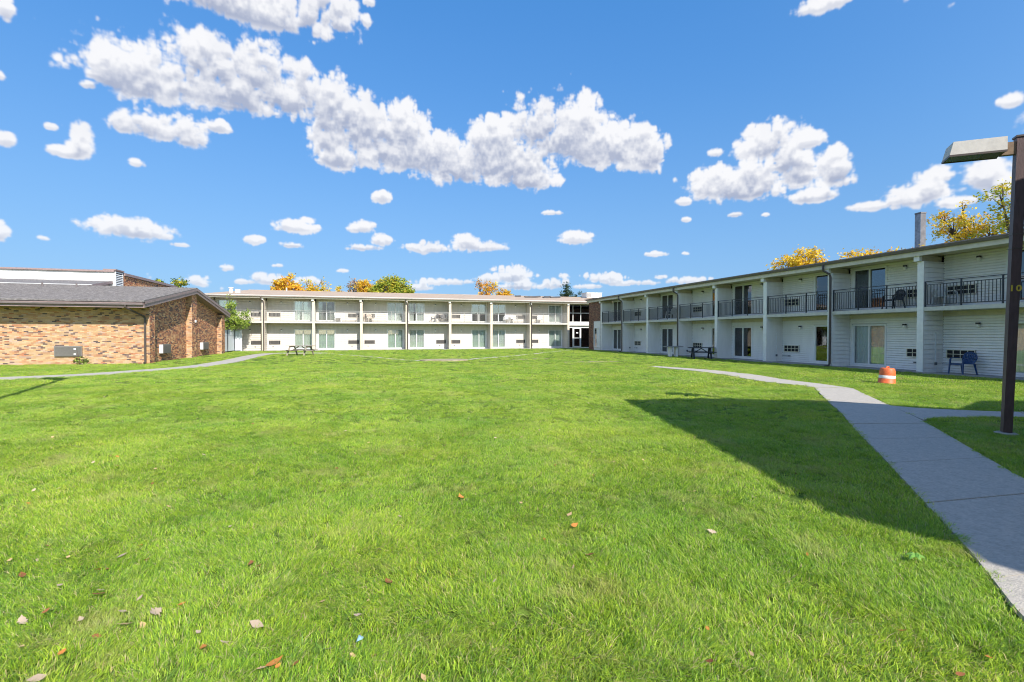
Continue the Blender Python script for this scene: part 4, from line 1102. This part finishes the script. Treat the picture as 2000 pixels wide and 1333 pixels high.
# ------------------------------------------------------------------ trees
def tree(name, label, cat, base, blobs, pal, n, ls, seed, trunk=.16, group=None, clump=.42, loose=1.0, limbs=True):
    rr = random.Random(seed); t = thing(name, label, cat, base, 0, group)
    nr = np.random.default_rng(seed)
    tb = mb('bark'); zl = min(bz - rz for (_, _, bz, _, _, rz) in blobs)
    top = max(bz + rz * .6 for (_, _, bz, _, _, rz) in blobs)
    z1 = max(.8, zl + .3); lean = (rr.uniform(-.15, .15), rr.uniform(-.15, .15))
    tb.tube([(0, 0, -.1), (lean[0] * .4, lean[1] * .4, z1 * .5), (lean[0], lean[1], z1)], [trunk, trunk * .8, trunk * .66], 8)
    vol = [rx * ry * rz for (_, _, _, rx, ry, rz) in blobs]; tot = sum(vol)
    V = []; C = []
    for bi, (bx, by, bz, rx, ry, rz) in enumerate(blobs):
        if limbs:
            mid = (bx * .5 + lean[0] * .5, by * .5 + lean[1] * .5, (z1 + bz) / 2 - .1)
            tb.tube([(lean[0], lean[1], z1 - .2), mid, (bx, by, bz), (bx + rr.uniform(-.1, .1), by, bz + rz * .85)], [trunk * .55, trunk * .42, trunk * .28, trunk * .08], 6)
        nb = max(8, int(n * vol[bi] / tot)); nc = max(5, int(nb / 28))
        cc = []
        for k in range(nc):
            v = nr.normal(size=3); v /= np.linalg.norm(v); r_ = .45 + .62 * rr.random() ** .7
            p = np.array([bx, by, bz]) + v * r_ * np.array([rx, ry, rz]) * loose
            cc.append(p)
            if limbs and k % 2 == 0:
                tb.tube([(bx, by, bz - rz * .3), tuple((np.array([bx, by, bz]) + p) / 2 + np.array([0, 0, .05])), tuple(p)], [trunk * .2, trunk * .12, trunk * .04], 4, cap=False)
        for k in range(nc):
            cs = clump * rr.uniform(.6, 1.25); m_ = int(nb / nc)
            pc = pal[min(len(pal) - 1, int(rr.random() ** 1.0 * len(pal)))]
            pts = cc[k] + nr.normal(size=(m_, 3)) * cs * np.array([.62, .62, .5])
            for p in pts:
                c = pc if rr.random() < .6 else pal[rr.randrange(len(pal))]
                f = rr.uniform(.75, 1.2); V.append(p); C.append((c[0] * f, c[1] * f, c[2] * f))
    V = np.array(V); N_ = len(V)
    a = nr.normal(size=(N_, 3)); a /= np.linalg.norm(a, axis=1)[:, None]
    a[:, 2] *= .55; a /= np.linalg.norm(a, axis=1)[:, None]
    h_ = nr.normal(size=(N_, 3)); bb_ = np.cross(a, h_); bb_ /= np.linalg.norm(bb_, axis=1)[:, None]
    s = ls * nr.uniform(.6, 1.25, N_)[:, None]
    q = np.stack([V - a * s, V + bb_ * s * .5, V + a * s, V - bb_ * s * .5], 1).reshape(-1, 3)
    me = bpy.data.meshes.new('crown'); me.vertices.add(N_ * 4); me.vertices.foreach_set('co', q.ravel().astype(np.float32))
    me.loops.add(N_ * 4); me.loops.foreach_set('vertex_index', np.arange(N_ * 4)); me.polygons.add(N_)
    me.polygons.foreach_set('loop_start', np.arange(0, N_ * 4, 4)); me.polygons.foreach_set('loop_total', np.full(N_, 4))
    ca = me.color_attributes.new('Col', 'FLOAT_COLOR', 'CORNER'); arr = np.ones((N_ * 4, 4), np.float32); arr[:, :3] = np.repeat(np.array(C, np.float32), 4, 0)
    ca.data.foreach_set('color', arr.ravel()); me.update(); me.materials.append(M['leaf'])
    link('crown', me, t); tb.smooth = True; tb.build('trunk', t)
    return t
YEL = [(.85, .58, .045), (.88, .64, .06), (.70, .52, .05), (.55, .50, .06), (.80, .44, .05)]
ORG = [(.84, .44, .04), (.86, .55, .05), (.72, .33, .05), (.82, .60, .06), (.60, .42, .06)]
YGR = [(0.442, 0.468, 0.052), (0.338, 0.416, 0.052), (0.546, 0.494, 0.065), (0.234, 0.325, 0.046), (0.65, 0.52, 0.065)]
GRN = [(.07, .13, .03), (.10, .17, .035), (.13, .20, .04), (.05, .09, .03)]
LIM = [(0.338, 0.442, 0.065), (0.416, 0.52, 0.091), (0.208, 0.325, 0.052), (0.52, 0.572, 0.156), (0.26, 0.39, 0.065)]
GRY = [(0.39, 0.26, 0.221), (0.494, 0.338, 0.208), (0.312, 0.234, 0.234), (0.598, 0.39, 0.156)]
CON = [(.045, .085, .05), (.06, .11, .06), (.035, .06, .045), (.08, .12, .06)]
G1 = 'autumn trees behind the back building'
tree('maple_tree', 'bright orange maple, leftmost of the autumn trees behind the tan roof', 'tree', (-9.9, 70, 0), [(-.4, 0, 7.6, 1.5, 1.3, 1.5), (-1.1, 0, 6.9, 1.0, 1.0, 1.2), (.9, 0, 7.0, 1.1, 1, 1.0), (.0, 0, 8.6, .5, .6, .8)], ORG, 3800, .16, 31, group=G1)
tree('autumn_tree', 'sparse yellow tree with bare twigs right beside the leftmost orange maple', 'tree', (-7.3, 74, 0), [(-1.0, 0, 8.6, .5, .6, 1.1), (.2, 0, 7.6, 1.0, 1, .9), (1.2, 0, 8.0, .7, .7, .9), (-.3, 0, 7.4, 1.4, 1, .8), (.9, 0, 9.0, .3, .3, .5)], YEL[:4] + ORG[:1], 1500, .14, 32, group=G1)
tree('autumn_tree', 'tiny yellow treetop alone between two autumn groups behind the tan roof', 'tree', (-4.5, 80, 0), [(0, 0, 7.8, .6, .6, 1.0)], YEL, 420, .15, 33, group=G1)
tree('autumn_tree', 'greyish pink thinning tree behind the tan roof, left of the orange one', 'tree', (-2.3, 84, 0), [(0, 0, 8.9, 1.0, 1, 1.5), (.5, 0, 9.6, .5, .5, .8)], GRY, 1100, .15, 34, group=G1)
tree('autumn_tree', 'orange yellow tree between the greyish tree and the wide green one', 'tree', (-.4, 78, 0), [(-.2, 0, 8.3, 1.1, 1, 1.3), (.8, 0, 8.0, .9, .9, 1.0)], YEL + ORG, 2800, .15, 35, group=G1)
tree('autumn_tree', 'wide yellow green tree, the broadest crown behind the tan roof', 'tree', (3.0, 72, 0), [(-.6, 0, 7.6, 1.6, 1.4, 1.8), (1.2, 0, 7.5, 1.6, 1.4, 1.9), (.3, 0, 8.6, .9, .9, 1.1), (-2.0, 0, 7.0, 1.1, 1.1, 1.5), (2.4, 0, 7.0, .9, .9, 1.2)], YGR, 9500, .17, 36, group=G1)
tree('autumn_tree', 'sparse rusty orange tree behind the right half of the tan roof', 'tree', (18.6, 80, 0), [(-.9, 0, 9.2, .6, .6, 1.4), (.2, 0, 8.6, 1.0, .9, 1.4), (.9, 0, 10.0, .5, .5, .7), (1.6, 0, 9.2, .6, .6, 1.1)], ORG[:4] + GRY[1:2], 1500, .16, 37, group=G1, clump=.35)
tree('autumn_tree', 'low orange tree just right of the sparse rusty one behind the tan roof', 'tree', (22.2, 82, 0), [(0, 0, 8.2, 1.3, 1, 1.2), (1.1, 0, 8.4, .7, .7, .8)], ORG, 1300, .16, 38, group=G1, clump=.35)
tree('conifer_tree', 'dark conifer treetop rising behind the glass entrance', 'tree', (37.6, 90, 0), [(0, 0, 10.2, .75, .75, 1.7), (0, 0, 8.4, 1.5, 1.4, 1.7), (.1, 0, 11.2, .35, .35, .8)], CON, 3000, .15, 39, limbs=False)
tree('conifer_tree', 'small dark evergreen tip right of the taller conifer', 'tree', (42.4, 95, 0), [(0, 0, 9.2, .9, .9, 1.3), (-1.4, 0, 8.8, .8, .8, .8)], CON, 900, .15, 40, limbs=False)
tree('autumn_tree', 'green and yellow treetop just above the brick hall parapet', 'tree', (-20.1, 62, 0), [(.2, 0, 6.8, .6, .6, .9), (-.5, 0, 6.4, .6, .5, .5), (.5, 0, 7.4, .35, .35, .4)], YGR[1:4] + GRN[1:3] + YEL[:1], 900, .14, 41, clump=.3)
tree('autumn_tree', 'small green treetop left of another above the brick hall parapet', 'tree', (-23.1, 66, 0), [(0, 0, 7.4, .5, .5, .6)], GRN[1:] + YGR[:2], 300, .14, 42, clump=.25)
G2 = 'yellow trees behind the right wing'
tree('autumn_tree', 'golden yellow tree, farthest of those behind the right wing roof', 'tree', (38, 36.3, 0), [(0, .9, 7.6, 1.4, 1.6, 1.4), (0, -.9, 7.9, 1.3, 1.4, 1.4), (0, -2.0, 7.6, 1.0, 1.0, 1.4), (0, 2.1, 7.1, 1.0, .9, 1.1), (0, -1.9, 8.9, .3, .3, .6)], YEL[:3] + ORG[1:2], 4200, .13, 43, group=G2)
tree('autumn_tree', 'orange yellow treetop in the middle of the right wing roofline', 'tree', (40, 31.8, 0), [(0, .5, 7.6, 1.1, 1.3, 1.1), (0, -.9, 7.9, .7, .8, .9), (0, -2.6, 7.7, .6, .9, .6)], ORG[1:] + YEL[:2], 1700, .13, 44, group=G2)
tree('autumn_tree', 'thin orange branch tips at the foot of the grey chimney', 'tree', (29.9, 20.6, 0), [(0, .6, 6.25, .3, .35, .5), (0, -.2, 6.3, .2, .4, .35), (0, -.9, 6.2, .2, .4, .25)], ORG[1:] + GRN[:1] + YEL[:1], 420, .075, 45, group=G2, clump=.2)
tree('autumn_tree', 'tall golden tree behind the lamp post, left of the two largest crowns', 'tree', (36, 21.7, 0), [(0, .7, 8.3, 1.0, .9, 1.3), (0, -.4, 8.0, 1.0, 1.0, 1.1), (0, 1.2, 9.0, .6, .5, .7), (0, .2, 9.3, .4, .4, .8), (0, -1.2, 7.6, .8, .8, .8)], YEL, 3000, .09, 46, group=G2, clump=.3)
tree('autumn_tree', 'yellow green tree behind the top of the lamp post at the far right', 'tree', (35.5, 19.2, 0), [(0, .4, 9.4, .9, .8, 1.2), (0, -.8, 9.3, .9, .9, 1.2), (0, -.4, 8.0, 1.1, 1.3, 1.1), (0, -1.9, 8.6, 1.0, 1.0, 1.6), (0, 1.0, 7.6, .6, .6, .6)], YEL[1:4] + YGR[:3], 3200, .09, 47, group=G2, clump=.3)
tree('young_tree', 'young lime green tree with pale leaves rising behind the white fence', 'tree', (-12.5, 50.3, 0), [(.2, 0, 3.0, .8, .7, .95), (1.35, 0, 3.1, .75, .7, .75), (.5, 0, 4.0, .5, .5, .9), (.35, 0, 4.8, .25, .25, .55), (.9, 0, 2.6, .9, .6, .55)], LIM, 3600, .085, 48, trunk=.07, clump=.26)
# shrub at the foot of the brick wall
tree('shrub', 'small green weed shrub at the foot of the buff brick wall', 'shrub', (-14.75, 31.55, 0), [(0, 0, .18, .28, .16, .16)], LIM + GRN, 260, .05, 49, trunk=.015, clump=.12)

# ------------------------------------------------------------------ fallen leaves
LEAVES = "-4.76 9.38 t;-3.94 9.23 p;-3.27 7.67 o;-3.18 7.64 o;-2.94 7.07 b;-3.32 7.36 p;-2.64 7.11 p;-2.45 6.79 t;-2.25 6.16 b;-2.12 7.45 p;-1.85 6.16 p;-3.11 5.75 o;-1.80 5.29 t;-1.93 4.91 p;-1.89 4.72 p;-1.12 4.58 p;-4.19 8.87 t;-3.96 8.42 p;-6.49 14.93 p;-3.66 7.95 p;-1.99 9.68 b;-5.33 9.32 t;-3.31 6.20 p;-3.10 6.21 p;-6.23 13.43 p;-2.23 4.05 B;-2.46 4.34 t;-2.28 4.30 p;-2.35 4.55 b;-2.09 4.28 t;-1.68 4.37 o;-1.73 4.20 P;-1.53 4.08 o;-1.78 3.99 o;-1.73 3.99 b;-1.90 3.80 p;-1.60 3.60 B;-1.62 3.66 p;-1.80 3.47 b;-1.87 3.39 P;-1.57 3.33 p;-1.19 3.28 P;-1.30 3.19 T;-1.21 3.17 t;-1.08 3.35 o;-1.38 3.35 p;-1.35 3.50 p;-0.89 3.00 p;-0.82 2.84 O;-1.72 3.11 t;-1.40 3.12 b;-1.49 2.99 o;-1.50 2.81 P;-0.79 3.18 b;-1.11 3.76 b;-0.73 2.87 p;-0.80 3.80 B;-0.37 8.57 p;-0.01 7.58 t;-0.18 6.91 t;0.14 6.73 b;1.04 7.03 b;1.43 7.66 b;1.83 9.23 p;1.88 7.37 p;1.21 6.22 t;0.87 4.79 O;1.30 5.47 t;1.39 4.79 t;-0.13 4.61 p;0.26 4.43 p;0.43 4.35 t;0.93 4.42 p;2.03 12.14 t;-0.43 9.60 p;-0.78 6.88 b;-0.37 6.23 b;-0.02 7.21 t;-0.68 4.12 p;0.07 3.79 P;-0.74 3.76 b;0.12 3.27 B;-0.59 3.53 p;-0.27 3.15 t;-0.01 3.08 t;-0.07 2.93 p;0.78 3.09 p;-0.60 2.99 P;-0.20 2.66 P;-0.08 2.57 t;0.02 2.54 o;-0.45 2.62 O;-0.43 2.58 o;-0.50 2.58 t;-0.35 2.58 b;0.24 2.30 t;2.54 7.96 t;2.74 7.76 p;2.29 7.33 t;4.90 10.44 p;4.43 9.32 o;5.58 10.16 t;4.78 8.61 p;3.34 6.26 t;2.19 5.62 b;2.97 5.58 t;3.35 5.52 t;2.55 5.72 p;2.44 5.07 o;1.71 4.03 T;1.65 3.79 O;1.39 4.46 t;3.16 4.28 T;2.67 3.36 P;2.15 4.13 b;1.32 3.62 o;1.55 3.26 B;1.35 3.12 t;1.53 2.59 t;1.77 2.26 o;0.99 2.24 T;1.60 2.02 b;1.84 2.01 t;3.07 2.82 o;2.77 1.94 o;2.95 1.66 o;2.67 1.61 b;10.32 10.58 t;4.70 4.48 b;5.59 4.68 b"
LC = {'t': ((.62, .42, .22), 'tan'), 'p': ((.52, .40, .29), 'pale beige'), 'o': ((.60, .24, .06), 'orange'), 'b': ((.30, .12, .05), 'brown')}
def leaf_mesh(col, seed, kind):
    rr = random.Random(seed); b = mb('dryleaf'); b.col = col
    prof = [(0, .05), (.12, .18), (.22, .34), (.32, .20), (.45, .46), (.58, .24), (.70, .34), (.84, .14), (1.0, .02)] if kind == 0 else [(0, .04), (.2, .22), (.4, .32), (.6, .30), (.8, .18), (1, .01)]
    cx, cy = rr.uniform(.10, .3), rr.uniform(.25, .75); vs = []; curl = rr.choice((1, 1, -1))
    for (x, y) in prof:
        x -= .5; zc = cx * (x * x) * 2; j = rr.uniform(.85, 1.15)
        vs += [(x, -y * j, zc + cy * y * y * 1.2), (x, 0, zc * 1 + .02), (x, y * j * rr.uniform(.85, 1.1), zc + cy * y * y * curl)]
    fs = []
    for i in range(len(prof) - 1): o = i * 3; fs += [(o, o + 3, o + 4, o + 1), (o + 1, o + 4, o + 5, o + 2)]
    b.add(vs, fs); b.add([(-.5, -.008, .03), (-.5, .008, .03), (-.78, 0, .05)], [(0, 1, 2)]); b.smooth = True
    return b.mesh('fallen_leaf')
LM = {(c, s): leaf_mesh(tuple(x * f for x in LC[c][0]), i * 7 + s + 3, s % 2) for i, c in enumerate('tpob') for s, f in enumerate((1.0, .85, 1.12, .95))}
r2 = random.Random(77)
for s in LEAVES.split(';'):
    x, y, c = s.split(); x = float(x); y = float(y); big = c.isupper(); c = c.lower()
    o = link('fallen_leaf', LM[(c, r2.randrange(4))], None, (x, y, .038 + r2.uniform(-.006, .008)))
    k = (.078 if big else .042) * r2.uniform(.85, 1.15) * (1 if y < 6 else 1.15)
    o.scale = (k, k * r2.uniform(.7, 1), k); o.rotation_euler = (r2.uniform(-.5, .5), r2.uniform(-.5, .5), r2.uniform(0, 6.28))
    zc = x * math.sin(YAW) + y * math.cos(YAW); u = (x * math.cos(YAW) - y * math.sin(YAW)) / zc
    side = ('far left', 'left', 'centre left', 'centre', 'centre right', 'right')[min(5, max(0, int((u + 1.05) / .35)))]
    dep = 'at the very front' if zc < 2.9 else 'in the near foreground' if zc < 3.9 else 'in the middle foreground' if zc < 6.5 else 'well back' if zc < 9.5 else 'far back'
    lb = ('large ' if big else 'small ') + 'curled ' + LC[c][1] + ' dry leaf ' + dep + ' on the ' + side + ' lawn'
    tag(o, lb, 'leaf', 'fallen leaves, ' + dep + ' ' + side)
b = mb('litter'); b.add([(-.018, -.012, 0), (.012, -.018, .012), (.02, .012, .004), (-.006, .018, .018), (0, 0, .02)], [(0, 1, 4), (1, 2, 4), (2, 3, 4), (3, 0, 4)])
tag(b.build('plastic_scrap', loc=(-.05, 2.66, .055)), 'small pale blue plastic scrap lying in the foreground grass', 'litter')
wd = thing('broadleaf_weed', 'flat light green broadleaf weed in the grass near the path', 'weed', (3.72, 2.53, .04))
for i, (a, d_, L) in enumerate(((.2, .02, .06), (1.2, .02, .05), (2.2, .02, .055), (3.3, .02, .065), (4.4, .02, .05), (5.4, .02, .06))):
    b = mb('weed'); vs = [(0, 0, 0), (L * .35, -L * .26, .02), (L * .35, L * .26, .02), (L * .8, -L * .22, .015), (L * .8, L * .22, .015), (L * 1.05, 0, .0), (L * .4, 0, .03), (L * .8, 0, .022)]
    b.add(vs, [(0, 1, 6), (0, 6, 2), (1, 3, 7, 6), (6, 7, 4, 2), (3, 5, 7), (7, 5, 4)]); b.build('leaf', wd, (0, 0, .02), a)

# ------------------------------------------------------------------ grass
def inpoly(px, py, poly):
    res = np.zeros(px.shape, bool); n = len(poly); j = n - 1
    for i in range(n):
        xi, yi = poly[i][0], poly[i][1]; xj, yj = poly[j][0], poly[j][1]
        if yi != yj:
            c = ((yi > py) != (yj > py)) & (px < (xj - xi) * (py - yi) / (yj - yi) + xi); res ^= c
        j = i
    return res
def tuft(name, n, rad, h, w, seed, lean):
    nr = np.random.default_rng(seed); V = []; F = []; Cc = []
    for i in range(n):
        a = nr.uniform(0, 6.283); r_ = rad * math.sqrt(nr.uniform()); x, y = r_ * math.cos(a), r_ * math.sin(a)
        d = nr.normal(.0, 1.0) + .6; hh = h * nr.uniform(.5, 1.2); ln = lean * hh * nr.uniform(.2, 1.5)
        dx_, dy_ = math.cos(d), math.sin(d); t = nr.uniform(0, 6.283); sx_, sy_ = math.cos(t) * w / 2, math.sin(t) * w / 2
        o = len(V); k = nr.uniform(.7, 1.2)
        V += [(x - sx_, y - sy_, 0), (x + sx_, y + sy_, 0), (x + dx_ * ln * .35 + sx_ * .9, y + dy_ * ln * .35 + sy_ * .9, hh * .62), (x + dx_ * ln * .35 - sx_ * .9, y + dy_ * ln * .35 - sy_ * .9, hh * .62), (x + dx_ * ln, y + dy_ * ln, hh * .93)]
        F += [(o, o + 1, o + 2, o + 3), (o + 3, o + 2, o + 4)]
        u = nr.uniform()
        if u < .10: c = (.62, .54, .30)
        elif u < .42: c = (.32, .54, .05)
        elif u < .75: c = (.50, .69, .075)
        else: c = (.155, .31, .055)
        c = tuple(q * k for q in c); Cc += [c] * 7
    me = bpy.data.meshes.new(name); me.from_pydata(V, [], F); me.materials.append(M['blade'])
    ca = me.color_attributes.new('Col', 'FLOAT_COLOR', 'CORNER'); arr = np.ones((len(Cc), 4), np.float32); arr[:, :3] = np.array(Cc); ca.data.foreach_set('color', arr.ravel())
    me.update(); return me
tc_ = bpy.data.collections.new('grass_tufts')
for i in range(6):
    tc_.objects.link(bpy.data.objects.new('a_tuft%d' % i, tuft('grass_tuft', 80, .08, .044, .0036, 100 + i, .8 if i < 4 else 1.5)))
tf = bpy.data.collections.new('grass_tufts_far')
for i in range(4):
    tf.objects.link(bpy.data.objects.new('b_tuft%d' % i, tuft('grass_tuft_far', 110, .20, .048, .008, 200 + i, .6)))
def vnoise(x, y, s, seed):
    nr = np.random.default_rng(seed); g_ = nr.uniform(size=(256, 256)); X = x / s + 128; Y = y / s + 128
    xi = np.floor(X).astype(int); yi = np.floor(Y).astype(int); fx = X - xi; fy = Y - yi; fx = fx * fx * (3 - 2 * fx); fy = fy * fy * (3 - 2 * fy)
    q = lambda a, b_: g_[a % 256, b_ % 256]
    return (q(xi, yi) * (1 - fx) + q(xi + 1, yi) * fx) * (1 - fy) + (q(xi, yi + 1) * (1 - fx) + q(xi + 1, yi + 1) * fx) * fy
def grass(name, coll, zones, seed, smul):
    nr = np.random.default_rng(seed); P_ = []
    cy_, sy = math.cos(YAW), math.sin(YAW)
    for (z0, z1, dens, half) in zones:
        A = (z1 - z0) * 2 * half(z1); n = int(A * dens)
        Z = nr.uniform(z0, z1, n); X = nr.uniform(-half(z1), half(z1), n)
        ok = np.abs(X) < half(Z)
        Z = Z[ok]; X = X[ok]; P_.append(np.stack([X * cy_ + Z * sy, -X * sy + Z * cy_], 1))
    P_ = np.concatenate(P_); x, y = P_[:, 0], P_[:, 1]
    keep = np.ones(len(x), bool)
    for poly in PATH_POLYS: keep &= ~inpoly(x, y, poly)
    for poly in NO_GRASS: keep &= ~inpoly(x, y, poly)
    th = vnoise(x, y, .45, 3)
    keep &= (nr.uniform(size=len(x)) < .62 + .6 * th)
    for (cx, cy2, r_) in ((-2.75, 2.05, .5), (3.15, 1.75, .3), (12.5, 26.5, 1.5), (10.2, 30.5, 1.2)):
        keep &= ~(((x - cx) ** 2 + ((y - cy2) * 1.6) ** 2 < r_ * r_) & (nr.uniform(size=len(x)) < .45))
    x, y = x[keep], y[keep]; n = len(x)
    me = bpy.data.meshes.new(name); me.vertices.add(n)
    co = np.zeros((n, 3), np.float32); co[:, 0] = x; co[:, 1] = y; me.vertices.foreach_set('co', co.ravel())
    rot = vnoise(x, y, 1.1, 5) * 9.0 + nr.normal(0, 1.1, n)
    rv = np.zeros((n, 3), np.float32); rv[:, 2] = rot; rv[:, 0] = nr.normal(0, .08, n); rv[:, 1] = nr.normal(0, .08, n)
    a = me.attributes.new('rot', 'FLOAT_VECTOR', 'POINT'); a.data.foreach_set('vector', rv.ravel())
    hgt = (.82 + .36 * vnoise(x, y, .6, 9)) * nr.uniform(.8, 1.2, n) * smul
    sv = np.stack([np.full(n, smul) * nr.uniform(.85, 1.15, n), np.full(n, smul), hgt], 1).astype(np.float32)
    a = me.attributes.new('scl', 'FLOAT_VECTOR', 'POINT'); a.data.foreach_set('vector', sv.ravel())
    me.update(); o = link(name, me, None, kind='stuff'); o['label'] = 'short green lawn grass'; 
    ng = bpy.data.node_groups.new(name, 'GeometryNodeTree'); ng.interface.new_socket('Geometry', in_out='INPUT', socket_type='NodeSocketGeometry'); ng.interface.new_socket('Geometry', in_out='OUTPUT', socket_type='NodeSocketGeometry')
    gi = ng.nodes.new('NodeGroupInput'); go = ng.nodes.new('NodeGroupOutput'); ip = ng.nodes.new('GeometryNodeInstanceOnPoints'); ci = ng.nodes.new('GeometryNodeCollectionInfo')
    ci.inputs['Collection'].default_value = coll; ci.inputs['Separate Children'].default_value = True; ci.inputs['Reset Children'].default_value = True
    ar = ng.nodes.new('GeometryNodeInputNamedAttribute'); ar.data_type = 'FLOAT_VECTOR'; ar.inputs['Name'].default_value = 'rot'
    as_ = ng.nodes.new('GeometryNodeInputNamedAttribute'); as_.data_type = 'FLOAT_VECTOR'; as_.inputs['Name'].default_value = 'scl'
    ip.inputs['Pick Instance'].default_value = True
    L = ng.links.new
    L(gi.outputs[0], ip.inputs['Points']); L(ci.outputs[0], ip.inputs['Instance']); L(ar.outputs[0], ip.inputs['Rotation']); L(as_.outputs[0], ip.inputs['Scale'])
    ri = ng.nodes.new('FunctionNodeRandomValue'); ri.data_type = 'INT'; ri.inputs[5].default_value = 20
    L(ri.outputs[2], ip.inputs['Instance Index']); L(ip.outputs[0], go.inputs[0])
    md = o.modifiers.new('grass', 'NODES'); md.node_group = ng
    print(name, n)
    return o
hw = lambda z: z * 1.12 + 1.6
grass('lawn_grass', tc_, [(0.9, 4.5, 300, hw), (4.5, 9, 190, hw), (9, 16, 90, hw)], 1, 1.0)
grass('lawn_grass', tf, [(15, 26, 22, hw), (26, 60, 8, lambda z: z * 1.08 + 2)], 2, 1.0)
